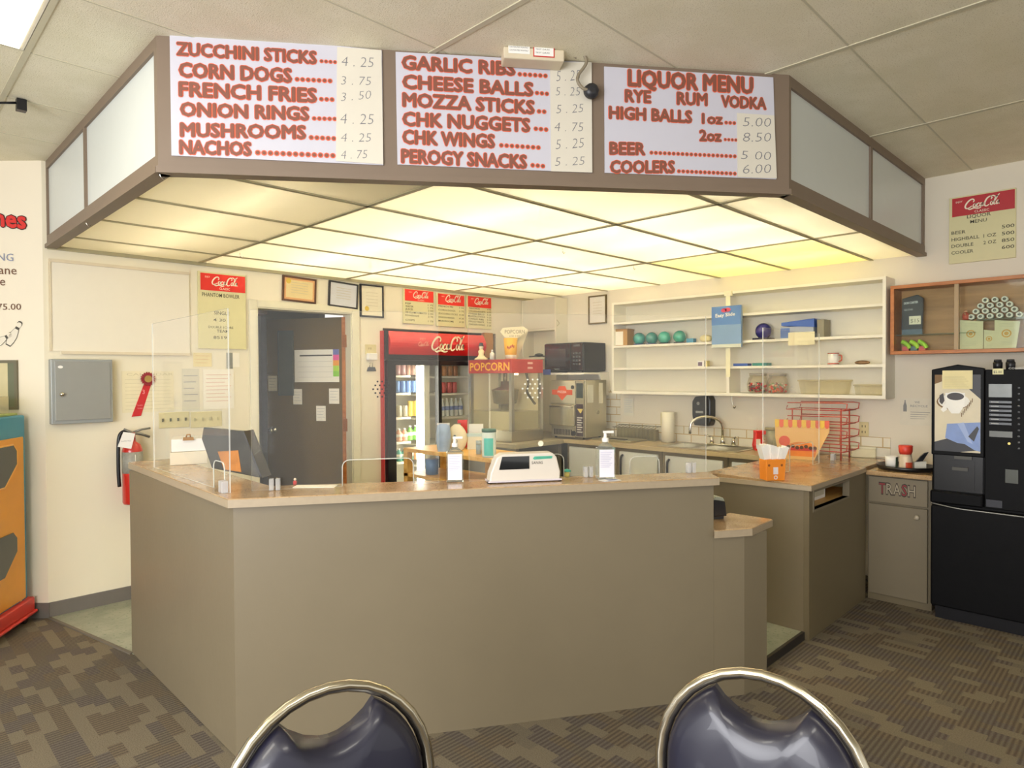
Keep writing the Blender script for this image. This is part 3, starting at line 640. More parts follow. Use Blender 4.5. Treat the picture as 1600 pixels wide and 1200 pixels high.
# lettering on the angled left wall
ox, oz = FD.at(20, 350, -.003)
wl = thing('wall_lettering', 'red and brown price lettering with bowling pin drawings on the left wall', 'wall lettering', FD.w(ox, -.003, oz), FD.rot)
wmat = [M('#3a1512', .6), M('#d8302c', .5), M('#8d93a8', .6), M('#6d4a34', .6), M('#4a463c', .6), plaster]
def ft(b, body, xa, ya, xb, yb, hpx, m, sp=0):
    a_ = FD.at(xa, ya, -.003); c_ = FD.at(xb, yb, -.003); h_ = span(hpx, FD.w(a_[0], 0, a_[1]))
    if sp: bold(b, body, a_[0]-ox, a_[1]-oz, -.001-m*.001, h_, sp*h_, m, c_[0]-ox, c_[1]-oz)
    else: b.text(body, a_[0]-ox, a_[1]-oz, -.001, h_, x2=c_[0]-ox, z2=c_[1]-oz, m=m)
for args in ((('nes', -8, 352, 40, 357, 27, 0, .10), ('nes', -8, 352, 40, 357, 27, 1, .045)), (('NG', -4, 407, 21, 408, 12, 2),), (('ane', -2, 428, 26, 429, 14, 3),), (('e', 0, 446, 8, 446, 14, 3),), (('75.00', -4, 484, 33, 484, 10, 3),)):
    b = MB()
    for q in args: ft(b, *q)
    b.build('lettering', wmat, wl)
def pin(cx, cy, ang, k):
    b = MB()
    prof = [(0, 22), (3, 21), (4.2, 18), (3.2, 13), (3, 10), (5, 4), (6.5, -3), (6, -12), (4, -20)]
    pts = prof+[(-x, y) for x, y in prof[::-1]][:-1]
    def tr(p, g): c, s_ = math.cos(ang), math.sin(ang); q = FD.at(cx+(p[0]*c-p[1]*s_)*k*g, cy-(p[0]*s_+p[1]*c)*k*g, -.003); return (q[0]-ox, q[1]-oz)
    b.poly([tr(p, 1.08) for p in pts], -.0005, 4); b.poly([tr(p, .98) for p in pts], -.0010, 5)
    b.poly([tr(p, 1) for p in ((-3.4, 13), (3.4, 13), (3.1, 9), (-3.1, 9))], -.0014, 4); b.build('pin_drawing', wmat, wl)
pin(22, 522, -.5, .95); pin(2, 532, -1.0, .9)
t, w, h = on_wall('notice_frame', 'beige notice in a dark frame on the left wall above the toy machine', 'framed notice', FD, (-30, 563), (27, 640), -.016)
MB().rring(0, w, 0, h, .018, 0, .014).build('frame', M('#6f6a55', .4), t); b = MB(); b.box(.018, w-.06, .004, .013, .018, h-.018); b.box(w-.06, w-.018, .004, .013, .018, h-.018, 1); b.build('sheet', [M('#cfc49a', .6), M('#6a6f57', .5)], t)
# toy capsule machine
p0, p1 = at(52, 966, 'z', 0), at(0, 1003, 'z', 0); v = p0-p1
FTM = Fr(p0+Vector((-.03, -.03, 0)), math.degrees(math.atan2(v.y, v.x)))
t = thing('capsule_machine', 'blue and orange toy capsule machine on a red base at the left edge', 'vending machine', FTM.o, FTM.rot)
blue = M('#3f93b0', .35, var=.05); orange = M('#e39a22', .35, var=.05)
zt = FTM.at(46, 642, .02)[1]; zr = FTM.at(40, 935, 0)[1]; zo = FTM.at(40, 681, 0)[1]; W = .72
MB().prism([(-W, .0), (0, .0), (0, .42), (-.08, .50), (-W+.08, .50), (-W, .42)], zr-.03, zt-.02).build('cabinet', blue, t, bevel=.01)
MB().prism([(-W+.02, -.012), (-.045, -.012), (-.045, .0), (-W+.02, .0)], zr+.01, zo).build('front_panel', orange, t, bevel=.008)
b = MB(); b.prism([(-W-.03, -.05), (.02, -.05), (.03, .0), (.03, .46), (-.05, .53), (-W-.03, .53)], .05, zr*.45); b.prism([(-W-.02, -.035), (.01, -.035), (.015, 0), (.015, .45), (-.06, .51), (-W-.02, .51)], zr*.45, zr); b.build('base', M('#c8382e', .35), t, bevel=.015)
for x in (-.05, -W+.05):
    for y in (.02, .45): MB().cyl((x, y-.03, .025), .025, .04, 'y').build('caster', black, t)
for ya, yb_ in ((694, 757), (830, 893)):
    x_, z1 = FTM.at(25, ya, -.012); _, z0 = FTM.at(25, yb_, -.012); xm = -W/2
    pts = [(2*xm-x_, z1-.04), (2*xm-x_+.04, z1), (x_-.04, z1), (x_, z1-.04), (x_, (z0+z1)/2), (x_-.14, z0), (2*xm-x_+.14, z0), (2*xm-x_, (z0+z1)/2)]
    MB().prism([(p[0], p[1]) for p in pts], -.018, -.012, ax='y').build('window', M('#18211f', .12, var=.5, scale=30, coat=.3), t)
    MB().tube([(p[0], -.015, p[1]) for p in pts], .006, 6, closed=True).build('window_rim', M('#f0b050', .3), t)
b = MB(); b.box(-W+.02, -.02, .03, .46, zt-.02, zt-.005); b.build('top_tray', M('#b9c46c', .4, var=.3, scale=8), t, bevel=.004)
FTb = FTM; zd = zt+.10
b = MB(); b.prism([(-W+.03, .05), (-.08, .05), (-.08, .42), (-W+.03, .42)], zt-.004, zd); b.build('dome', clear('machine_dome', '#f2ecd0', .4, .25), t); MB().rring(-W+.02, -.07, .04, .43, .02, 0, .012).build('dome_rim', M('#efe6bd', .4), t)
o = t.children[-1]; o.rotation_euler = (R(90), 0, 0); o.location = (0, 0, zd)
for v_ in o.data.vertices: v_.co = (v_.co.x, v_.co.y, -v_.co.z)
# white wall panel with trims
t, w, h = on_wall('wall_panel', 'large blank white panel with thin cream trims on the back wall above the grey box', 'panel', FA, (79, 409), (297, 552), -.012)
MB().box(0, w, 0, .012, 0, h).build('board', M('#e9e2d0', .4, var=.02), t)
b = MB(); b.box(-.01, w, -.008, .012, h, h+.02); b.box(.05, w, -.014, .012, -.018, 0); b.box(-.012, 0, -.006, .012, 0, h); b.build('trim', M('#d9ccb0', .5), t)
# breaker box
t, w, h = on_wall('breaker_box', 'grey metal breaker box with a small key knob on the back wall', 'box', FA, (79, 561), (177, 659), -.07)
g = M('#9a9e9c', .4, .2, var=.03)
MB().box(0, w, 0, .068, 0, h).build('body', g, t, bevel=.004)
d_ = MB().box(.02, w-.014, -.006, 0, .022, h-.014).build('door', M('#989994', .38, .2, var=.03), t, bevel=.002)
MB().lathe([(0, -.02), (.012, -.018), (.014, -.008), (.008, 0)], (.055, -.006, h*.46), 12, 0, 'y').build('knob', chrome, d_)
MB().disc(.05, h-.05, -.0065, .014, rz=.009).build('sticker', paperw, d_)
# calendar sheet and the red rosette
t, w, h = on_wall('wall_calendar', 'pale calendar sheet with a dotted heading behind the red ribbon', 'calendar', FA, (190, 580), (272, 642), -.004)
b = MB(); b.box(0, w, 0, .003, 0, h); b.text('CALENDAR', .03, h-.03, -.0004, .018, fit=w*.9, m=1)
for i in range(9): b.box(.02, w-.02, -.0004, -.0002, h*.09*i+.02, h*.09*i+.0225, 1)
b.build('sheet', [M('#e6dcba', .7), M('#cbc19c', .7)], t)
x0, z0 = FA.at(231, 592, -.01)
t = thing('award_rosette', 'red award rosette with a long hanging ribbon on the back wall', 'ribbon', FA.w(x0, -.008, z0), 0)
b = MB(); pts = []
for k in range(36):
    a_ = 2*math.pi*k/36; r_ = .040 if k % 2 else .049; pts.append((r_*math.cos(a_), r_*math.sin(a_)))
b.prism(pts, -.008, 0, ax='y'); b.build('rosette', M('#8c1f2a', .5), t); MB().cyl((0, -.014, 0), .024, .006, 'y').build('medal', M('#b99a55', .35, .4), t)
x1, z1 = FA.at(213, 651, -.01); dx, dz = x1-x0, z1-z0
MB().prism([(-.022, -.03), (.028, -.02), (dx+.03, dz+.004), (dx-.028, dz)], .002, .004, ax='y').build('ribbon_tail', M('#c3262c', .45), t)
b = MB(); b.text('3', dx*.35-.008, dz*.4, .0015, .03, m=0); [b.text('THIRD', dx*.75-.012, dz*.8+i*.02, .0015, .009, m=0) for i in range(2)]; b.build('lettering', M('#e4a0a0', .5), t)
# fire extinguisher
x0, z0 = FA.at(209, 787, -.10); t = thing('fire_extinguisher', 'red fire extinguisher with white tag hanging on the back wall behind the bar end', 'extinguisher', FA.w(x0, -.085, z0), 0)
Hh = FA.at(209, 690, -.10)[1]-z0; r_ = .062
MB().lathe([(0, 0), (r_*.9, 0), (r_, .012), (r_, Hh*.86), (r_*.8, Hh*.95), (r_*.35, Hh), (r_*.3, Hh+.02)], (0, 0, 0), 20).build('cylinder', M('#c22a22', .3, coat=.5), t)
b = MB(); b.lathe([(r_+.001, Hh*.5), (r_+.001, Hh*.84)], (0, 0, 0), 20); b.build('label', M('#9a988c', .5, var=.3, scale=60), t)
MB().cyl((0, 0, Hh+.015), .02, .045, n=12).build('valve', M('#b42d25', .3), t)
b = MB(); b.tube([(.0, 0, Hh+.06), (.06, -.01, Hh+.08), (.11, -.01, Hh+.085)], .007); b.tube([(-.05, 0, Hh+.085), (0, 0, Hh+.06), (.06, -.01, Hh+.045), (.105, -.01, Hh+.025)], .009); b.build('handle', M('#8a8880', .3, .6), t)
MB().tube(spline([(-.02, -.01, Hh+.05), (-.06, -.02, Hh+.07), (-.085, -.02, Hh+.02), (-.09, -.02, Hh*.6), (-.085, -.02, Hh*.3)], 6), .012).build('hose', black, t)
b = MB(); b.prism([(-.11, Hh-.02), (-.03, Hh-.04), (-.005, Hh+.06), (-.075, Hh+.075)], -.09, -.088, ax='y'); b.text('INSPECTED', -.09, Hh+.01, -.0905, .008, fit=.06, m=1); b.build('tag', [paperw, greyink], t)
MB().box(-.03, .03, .062, .084, Hh*.3, Hh*.7).build('bracket', black, t); MB().tube([(0, -.066, Hh*.8), (.005, -.068, Hh*.4), (.0, -.066, 0)], .002, 5).build('seal_wire', paperw, t)
# switch plates
cream = M('#d8cc9a', .4); creamdk = M('#5e563c', .5)
def switch_plate(tl, br, label, n, dk):
    t, w, h = on_wall('switch_plate', label, 'switch plate', FA, tl, br, -.008)
    MB().box(0, w, 0, .008, 0, h).build('plate', cream, t, bevel=.003)
    for k in range(n): MB().box(w*(k+.5)/n-.006, w*(k+.5)/n+.004, -.012, 0, h*.42, h*.62).build('toggle', creamdk if dk else M('#c2b78a', .4), t)
switch_plate((248, 645), (296, 667), 'cream plate of four dark toggle switches on the back wall', 4, 1)
switch_plate((298, 644), (347, 666), 'cream plate of four pale toggle switches beside the door casing', 4, 0)
# letter boards with the cola header
def letter_board(label, fr, tl, br, redh, rows, logo=(.25, .5), y=-.018, classic=True, bc=yellowboard, hs=None, slope=0):
    t, w, h = on_wall('letter_board', label, 'sign', fr, tl, br, y)
    MB().box(0, w, 0, .016, 0, h).build('board', bc, t, bevel=.002)
    rh = h*redh
    MB().box(w*.05, w*.985, -.003, 0, h-rh-h*.015, h-h*.02).build('header', cokered if hs is None else hs, t)
    b = MB(); zb = h-rh+rh*.30; script(b, w*logo[0], zb, -.0042, w*logo[1])
    b.text('ENJOY', w*(logo[0]-.13), zb+rh*.36, -.0042, rh*.1, fit=w*.10)
    if classic: b.text('CLASSIC', w*(logo[0]+logo[1]*.30), h-rh+rh*.02, -.0042, rh*.13, fit=w*.22)
    b.build('logo', M('#f6ead0', .4), t)
    for body, xa, xb, zf, hf in rows: MB().text(body, w*xa, h*zf, -.0008, h*hf, fit=w*(xb-xa), off=.008).build('lettering', M('#4b4736', .6), t)
    return t
letter_board('tall cola letter board headed PHANTOM BOWLER left of the door', FA, (309, 423), (385, 546), .225,
  [('PHANTOM BOWLER', .08, .86, .68, .05), ('SINGLE', .32, .64, .45, .045), ('4 30', .30, .56, .36, .04), ('DOUBLE SCORE', .20, .72, .27, .03), ('TEAM', .37, .62, .215, .04), ('8519', .30, .58, .13, .04)], (.27, .54))
letter_board('cola letter board listing POP and WATER above the drinks cooler, leftmost of three', FA, (630, 450), (678, 508), .33,
  [('POP', .06, .24, .55, .05), ('WATER', .06, .32, .47, .05), ('JUICE', .06, .30, .39, .05), ('V8 CLAMTOMATO', .06, .76, .30, .05), ('POWERADE', .06, .50, .21, .05), ('CHIPS', .06, .36, .08, .05)]+[(p_, .80, .97, z_, .05) for p_, z_ in (('1 75', .55), ('1 75', .47), ('2 00', .39), ('2 50', .30), ('2 75', .21), ('1 75', .08))], (.30, .5))
letter_board('cola letter board listing FRENCH FRIES and CORN DOGS, middle of three above the cooler', FA, (682, 457), (726, 512), .33,
  [('FRENCH FRI', .06, .58, .58, .05), ('CORN DOGS', .06, .66, .47, .05), ('ZUCCHINI STICKS', .06, .74, .36, .05), ('ONION RINGS', .06, .62, .25, .05), ('MUSHROOMS', .06, .60, .14, .05)]+[(p_, .80, .97, z_, .05) for p_, z_ in (('3 50', .58), ('3 75', .47), ('4 25', .36), ('4 25', .25), ('4 25', .14))], (.30, .55), classic=False)
letter_board('cola letter board listing NACHOS first, rightmost of three above the cooler', FA, (729, 461), (768, 515), .33,
  [('NACHOS', .10, .52, .59, .05), ('CHICKEN NUGGETS', .08, .74, .51, .05), ('CHEESE BALLS', .08, .70, .43, .05), ('MOZZA STICKS', .05, .72, .35, .05), ('GARLIC RIBS', .08, .68, .27, .05), ('PEROGY SNACK', .08, .70, .19, .05), ('CHICKEN WINGS', .08, .72, .10, .05)]+[(p_, .82, .98, z_, .045) for p_, z_ in (('4 75', .59), ('4 75', .51), ('5 25', .43), ('5 25', .35), ('5 25', .27), ('5 25', .19), ('5 25', .10))], (.30, .55), classic=False)
letter_board('cola letter board headed LIQUOR MENU on the right wall above the oak case', FB, (1483, 310), (1587, 402), .28,
  [('LIQUOR', .28, .64, .655, .05), ('MENU', .33, .58, .575, .05), ('BEER', .04, .26, .44, .05), ('500', .80, .98, .44, .05), ('HIGHBALL', .04, .47, .34, .05), ('1 OZ', .53, .72, .34, .05), ('500', .80, .98, .34, .05), ('DOUBLE', .04, .38, .24, .05), ('2 OZ', .53, .72, .24, .05), ('850', .80, .98, .24, .05), ('COOLER', .04, .38, .14, .05), ('600', .80, .98, .14, .05)], (.24, .52), hs=M('#b82028', .45))
# notes below the board
def sheet(name, label, cat, fr, tl, br, y, lines, mat=paper, im=greyink):
    x0, z1 = fr.at(*tl, y); x1, z0 = fr.at(*br, y); w, h = x1-x0, z1-z0
    b = MB(); b.box(0, w, 0, .0015, 0, h)
    for i in range(lines): b.box(w*.1, w*(.9-.2*((i*7) % 3)/2), -.0006, -.0003, h*(.9-.75*(i+.5)/lines), h*(.9-.75*(i+.5)/lines)+h*.015, 1)
    return tag(b.build(name, [mat, im], None, fr.w(x0, y, z0), fr.rot), label, cat)
sheet('note_card', 'small yellowish card with red print below the phantom bowler board', 'card', FA, (302, 551), (331, 573), -.004, 3, M('#e2d3a0', .7), M('#c98b6a', .7))
sheet('note_sheet', 'white note sheet with faint red lines hanging left of the door casing', 'paper', FA, (317, 577), (366, 638), -.006, 8, paper, M('#dcb8a4', .7))
sheet('grey_rectangle', 'greyish upright rectangle between the ribbon and the note sheet', 'paper', FA, (284, 576), (312, 641), -.003, 5, M('#d5d0bc', .7))  # thin greyish rectangle with a few lines
t, w, h = on_wall('binder_strip', 'small grey and white strip hanging right of the yellowish card', 'strip', FA, (354, 551), (375, 576), -.006)
b = MB(); b.box(0, w*.45, 0, .004, 0, h, 0); b.box(w*.45, w, .001, .004, h*.1, h, 1); b.build('strip', [M('#8f9088', .5), paper], t)
# framed certificates
def cert(label, fr, tl, br, fm, inner, tilt=0, seal=None, border=None, y=-.02):
    t, w, h = on_wall('framed_certificate', label, 'certificate', fr, tl, br, y)
    MB().rring(0, w, 0, h, .014, 0, .018).build('frame', fm, t)
    b = MB(); b.box(.014, w-.014, .006, .016, .014, h-.014, 1 if border else 0)
    if border: b.box(.03, w-.03, .005, .006, .03, h-.03, 0)
    for i in range(5): b.box(w*.25, w*.75, .0042, .0046, h*(.75-.1*i), h*(.75-.1*i)+.003, 2)
    if seal: b.disc(w*seal[0], h*seal[1], .0044, .022, m=3)
    b.build('certificate', [inner, border or inner, M('#c9bea0', .7), M('#d8b94a', .5)], t)
    MB().box(.014, w-.014, .0025, .0035, .014, h-.014).build('pane', glass, t)
    if tilt: t.rotation_euler = (0, R(tilt), fr.rot)
cert('orange bordered certificate in a brown frame above the office door', FA, (441, 429), (494, 473), M('#5b3a26', .4), M('#e8d49c', .6), 2, (.17, .8), M('#dfa873', .6))
cert('pale blue certificate tilted in a thin black frame above the office door', FA, (513, 437), (559, 481), dark, M('#dcdde0', .6), 3)
cert('white upright certificate with gold seal in a black frame right of the office door', FA, (563, 443), (600, 497), dark, M('#ece4cb', .6), 0, (.28, .26))
cert('white certificate in a thin brown frame above the microwave', FB, (919, 463), (947, 505), M('#6b5a36', .4), M('#ebe7db', .6))
# outlet, plug-in and clip by the cooler
t, w, h = on_wall('wall_outlet', 'cream outlet with a white plug-in between the door and the drinks cooler', 'outlet', FA, (571, 538), (588, 554), -.008)
MB().box(0, w, 0, .008, 0, h).build('plate', cream, t, bevel=.002); MB().box(.01, w-.005, -.03, .006, -.05, .01).build('plug_in', paperw, t, bevel=.006)
b = MB(); [b.box(w*.3+.02*k, w*.3+.02*k+.004, -.0005, 0, h*.5, h*.7) for k in (0, 1)]; b.build('slots', creamdk, t)
t, w, h = on_wall('binder_clip', 'dark binder clip hanging on the wall below the plug-in', 'clip', FA, (574, 567), (588, 580), -.014)
MB().prism([(0, 0), (w, 0), (w*.85, h*.5), (w*.15, h*.5)], 0, .013, ax='y').build('body', M('#585c66', .4, .3), t); MB().tube([(w*.3, .006, h*.5), (w*.3, .006, h), (w*.6, .006, h), (w*.6, .006, h*.5)], .003, 6).build('wire', chrome, t)
# papers and calendar on the open door
t, w, h = on_wall('door_calendar', 'month calendar with rainbow side strip pinned on the open door', 'calendar', FDR, (460, 547), (530, 597), -.004)
b = MB(); b.box(0, w, 0, .003, 0, h); b.box(w*.12, w*.85, -.0004, 0, h*.80, h*.84, 1)
for i in range(4): b.box(w*.08, w*.85, -.0004, 0, h*(.15+.16*i), h*(.15+.16*i)+.003, 2)
b.build('sheet', [paper, ink, M('#c9c4b6', .6)], t)
b = MB()
for i in range(5): b.box(w*.87, w, -.001, 0, h*(.17+.166*i), h*(.17+.166*(i+1)), i)
b.build('color_strip', [M('#86c83c', .5), M('#a9d23c', .5), M('#e89a34', .5), M('#e0559a', .5), M('#6a6fae', .5)], t)
for (tl, br), lab in zip((((419, 587), (433, 611)), ((458, 608), (472, 632)), ((514, 607), (530, 631)), ((494, 634), (509, 658))),
    ('white note nearest the knob edge of the open door', 'white note below the left half of the door calendar', 'white note below the rainbow strip of the door calendar', 'lowest white note on the open door')):
    o = sheet('door_note', lab, 'note', FDR, tl, br, -.003, 4); o['group'] = 'notes on the open door'
# office behind
t = thing('office_shelf', 'dark storage shelf seen through the gap left of the open door', 'shelf', (2.35, 6.55, 0))
for z in (2.12, 1.90, 1.30): MB().box(-.3, .5, 0, .4, z, z+.025).build('shelf_board', M('#8a857c', .5), t)
b = MB(); b.box(-.32, -.3, 0, .4, 0, 2.3); b.box(.5, .52, 0, .4, 0, 2.3); b.build('side_panel', M('#5d4a3c', .6), t)
for (x, z, w, h, mat, lab, nm, cat) in ((.22, 2.146, .2, .10, M('#34343c', .6, var=.4), 'dark bundle on the top office shelf', 'bundle', 'bundle'), (.23, 1.926, .2, .14, M('#5a2f22', .6, var=.4), 'brown carton on the second office shelf', 'carton', 'box'), (.2, 1.326, .24, .24, M('#3b3d46', .6, var=.5, scale=25), 'dark bag on the lower office shelf', 'bag', 'bag')):
    tag(MB().box(-w/2, w/2, .05, .3, 0, h).build(nm, mat, None, (2.35+x, 6.55, z), 0, bevel=.02), lab, cat)
t = thing('oak_cupboard', 'orange wood cupboard high on the office back wall', 'cupboard', (1.9, 6.98, 2.2)); MB().box(0, 1.3, .0, .3, 0, .24).build('body', M('#b8693a', .5), t)
for k in range(3): MB().box(.433*k+.005, .433*(k+1)-.005, -.015, 0, .005, .235).build('door', oak, t)
# ================================================================ ON THE BAR TOP
ZB = 1.0505
def base(px, py, z=ZB): return at(px, py, 'z', z)
p = base(296, 726); k = span(1, p)
t = thing('letter_tray', 'two stacked white paper trays with brown clip at the wall end of the bar', 'tray', p, R(-20))
MB().box(-27*k, 26*k, 0, .22, 0, 20*k).build('lower_tray', M('#e6dcc2', .5), t, bevel=.003); MB().box(-25*k, 24*k, .01, .22, 20.5*k, 40*k).build('upper_tray', paperw, t, bevel=.003)
b = MB(); b.prism([(-9*k, 38*k), (7*k, 38*k), (6*k, 43*k), (-8*k, 43*k)], -.004, .014, ax='y'); b.tube([(-4*k, 0, 43*k), (-3*k, 0, 47*k), (1.5*k, 0, 47*k), (2*k, 0, 43*k)], .004); b.build('clip', M('#a5763a', .35, .5), t)
p = base(365, 746); FM = Fr(p, -52)
t = thing('tilted_display', 'dark tilted flat display with orange picture on the bar corner', 'monitor', p, FM.rot)
q = [FM.at(px, py) for px, py in ((318, 674), (381, 680), (406, 753), (331, 738), (315, 692))]
zm = min(z for x, z in q)
MB().prism([(x, z-zm+.0) for x, z in q], 0, .03, ax='y').build('panel', M('#44433f', .15, var=.5, scale=9, coat=.6), t, bevel=.003)
q2 = [FM.at(px, py, -.002) for px, py in ((340, 712), (372, 710), (377, 744), (350, 740))]; MB().prism([(x, z-zm) for x, z in q2], -.0015, 0, ax='y').build('picture', M('#b8793c', .2, var=.4, scale=20), t)
MB().prism([(q[1][0], q[1][1]-zm), (q[2][0]+.012, q[2][1]-zm), (q[2][0]-.01, q[2][1]-zm+.02)], .0, .09, ax='y').build('stand', black, t)
tag(MB().box(-.09, .09, -.03, .03, 0, .002).build('paper_slip', paper, None, base(493, 760), R(-45)), 'white paper slip lying flat on the bar below the open door', 'paper')
p = base(461, 757); t = thing('red_figurine', 'tiny red and white figurine near the slip on the bar', 'figurine', p)
MB().lathe([(.008, 0), (.009, .012), (.004, .018)], n=10).build('body', red, t); MB().ball((0, 0, .023), .006, 10, 6).build('head', M('#f0dcc0', .4), t)
# acrylic guards
def guard(fr, x0, x1, ztop, slots, label, feet, holes=None, group='clear acrylic guards', rad=.03, z0=None):
    z0 = z0 if z0 is not None else ZB
    t = thing('acrylic_guard', label, 'guard', fr.w(x0, 0, z0), fr.rot, group); w, h = x1-x0, ztop-z0
    pts = [(0, 0)]
    for a_, b_, hh in slots:
        a_ -= x0; b_ -= x0; r_ = min(rad, (b_-a_)*.3)
        pts += [(a_, 0), (a_, hh-r_)]+[(a_+r_-r_*math.cos(u), hh-r_+r_*math.sin(u)) for u in (.4, .8, 1.2, 1.57)]
        pts += [(b_-r_+r_*math.sin(u), hh-r_+r_*math.cos(u)) for u in (0, .4, .8, 1.2)]+[(b_, hh-r_), (b_, 0)]
    pts += [(w, 0), (w, h), (0, h)]
    b = MB(); b.prism(pts, -.003, .003, ax='y'); n = len(pts)
    for i in range(2, 2+n): b.m[i] = 1
    b.build('sheet', [acryl, acryl_edge], t)
    for i0 in range(len(slots)): MB().tube([(q[0], 0, max(q[1], .003)) for q in pts[1+12*i0:13+12*i0]], .0023, 6).build('edge_highlight', acryl_edge, t)  # pale tubes added to draw the bright line along each slot edge
    for x in feet:
        b = MB(); b.box(x-x0-.022, x-x0-.004, -.03, -.0035, 0, .05); b.box(x-x0+.004, x-x0+.022, -.03, -.0035, 0, .05); b.build('foot', clear('acrylic_foot', '#f4f4fa', 1.0, .3), t, bevel=.003)
    if holes:
        b = MB(); cx, cz, r_, mt = holes
        for i in range(-3, 4):
            for j in range(-3, 4):
                X = (i+.5*(j % 2))*r_/2.6; Z = j*r_/3.0
                if X*X+Z*Z <= r_*r_: b.disc(cx-x0+X, cz-z0+Z, -.0034, .0042, 8); 
        b.build('speech_holes', mt, t)
    return t
e0, e1 = Vector((1.030, 2.614)), Vector((2.829, 1.475)); fa = math.atan2(e1.y-e0.y, e1.x-e0.x)
FG = Fr((e0.x-.182*math.sin(fa), e0.y+.182*math.cos(fa), 0), math.degrees(fa))
def gx_(px, py=735): return FG.at(px, py)[0]
zt_ = FG.at(600, 487)[1]
hol = FG.at(597, 608); hol2 = FG.at(832, 607)
guard(FG, gx_(393), gx_(686), zt_, [(gx_(535), gx_(646), .115)], 'clear acrylic guard on the front of the bar, left half, with one slot', [gx_(430)], (hol[0], hol[1], .05, M('#2b2b30', .5)))
guard(FG, gx_(733), gx_(1103), zt_, [(gx_(768), gx_(881), .11), (gx_(984), gx_(1030), .085)], 'clear acrylic guard on the front of the bar, right half, with two slots', [gx_(917), gx_(1077)], (hol2[0], hol2[1], .062, M('#e9e9dc', .5)))
FL = Fr((1.125, 4.10, 0), -91.5)
guard(FL, FL.at(241, 735)[0], 1.36, zt_, [(FL.at(334, 740)[0], min(1.30, FL.at(372, 740)[0]), .12)], 'clear acrylic guard along the wall end leg of the bar', [1.33])
p = FG.at(845, 693, -.006); t = tag(MB().cyl((0, 0, 0), .013, .0025, 'y').build('round_sticker', M('#e8e3cc', .5), None, FG.w(p[0], -.006, p[1]), FG.rot), 'small round cream sticker on the right half guard', 'sticker')
# sanitizer bottles
def sanitizer(px, py, hpx, label, rot):
    p = base(px, py); k = span(hpx, p)
    t = thing('sanitizer_bottle', label, 'bottle', p, rot, 'hand sanitizer bottles on the bar')
    cl_ = clear('bottle_plastic', '#eef2ee', .7, .12); w = k*.185
    b = MB(); b.prism([(-w, -w*.6), (w, -w*.6), (w, w*.6), (-w, w*.6)], 0, k*.66); b.lathe([(w*.9, k*.66), (w*.6, k*.72), (w*.32, k*.75), (w*.32, k*.78)], n=16); b.build('bottle', cl_, t, bevel=k*.02)
    b = MB(); b.box(-w*.84, w*.84, -w*.6-.0015, -w*.6-.0005, k*.05, k*.62)
    for i in range(9): b.box(-w*.72, w*(.6-.3*(i % 3)/2), -w*.6-.0022, -w*.6-.0016, k*(.56-.038*i), k*(.56-.038*i)+.002, 1)
    b.build('label', [M('#e9e7ef', .5), M('#b9b6d0', .6)], t)
    b = MB(); b.lathe([(w*.38, k*.77), (w*.38, k*.85), (w*.2, k*.86), (w*.16, k*.95)], n=14); b.box(-w*.25, w*.95, -w*.16, w*.16, k*.95, k); b.build('pump', M('#f3efe8', .35), t, bevel=.002)
    return t
sanitizer(711, 752, 70, 'pump bottle of hand sanitizer left of the cash register', R(-40))
sanitizer(946, 748, 75, 'pump bottle of hand sanitizer right of the cash register', R(-38))
tag(MB().box(-.05, .04, -.02, .03, 0, .0015).box(-.02, .03, -.015, .02, .0016, .0018, 1).build('paper_scrap', [paperw, M('#8a8fb0', .6)], None, base(955, 750.5), R(-20)), 'small printed paper scrap in front of the right sanitizer bottle', 'paper')
# cash register
p = base(822, 753.5); FRg = Fr(p, -32.5); k = span(1, p)
t = thing('cash_register', 'beige cash register with dark display window and green sticker on the bar', 'cash register', p, FRg.rot)
beige = M('#ddd5c8', .4, var=.03)
MB().prism([(-58*k, 2*k), (55*k, 2*k), (56*k, 14*k), (50*k, 38*k), (43*k, 45*k), (-37*k, 45*k), (-46*k, 40*k), (-56*k, 16*k)], 0, .08, ax='y').build('body', beige, t, bevel=.006)
MB().prism([(-60*k, .004), (58*k, .004), (58*k, 4*k), (-60*k, 4*k)], -.004, .083, ax='y').build('base', M('#d3cbd0', .4), t)
MB().prism([(-43*k, 21*k), (5*k, 21*k), (5*k, 41*k), (-38*k, 41*k)], -.003, 0, ax='y').build('display_window', M('#14181c', .08, coat=1), t)
b = MB(); b.prism([(13*k, 35*k), (42*k, 36*k), (43*k, 40*k), (14*k, 40*k), (11*k, 37*k)], -.002, 0, ax='y'); b.text('WELCOME', 16*k, 36.2*k, -.0025, 3*k, fit=24*k, m=1); b.build('sticker', [M('#58b89a', .5), M('#3f8f78', .5)], t)
MB().text('SANAS', 9*k, 28*k, -.0012, 4.5*k, fit=18*k).build('lettering', M('#4a4844', .6), t)
b = MB(); b.lathe([(.008, 0), (.008, .012)], (-58*k, .01, -.0005), 10); b.lathe([(.008, 0), (.008, .012)], (56*k, .01, -.0005), 10); b.build('foot', black, t)
p = base(886, 745); t = thing('toy_mushroom', 'tiny teal capped toy beside the cash register', 'toy', p); k = span(1, p)
MB().lathe([(4*k, 0), (4.5*k, 4*k), (3*k, 9*k)], n=12).build('body', M('#c9b45a', .5), t); MB().lathe([(6.5*k, 8.5*k), (6*k, 10*k), (3*k, 12*k), (0, 12.5*k)], n=14).build('cap', M('#3aa890', .5), t)
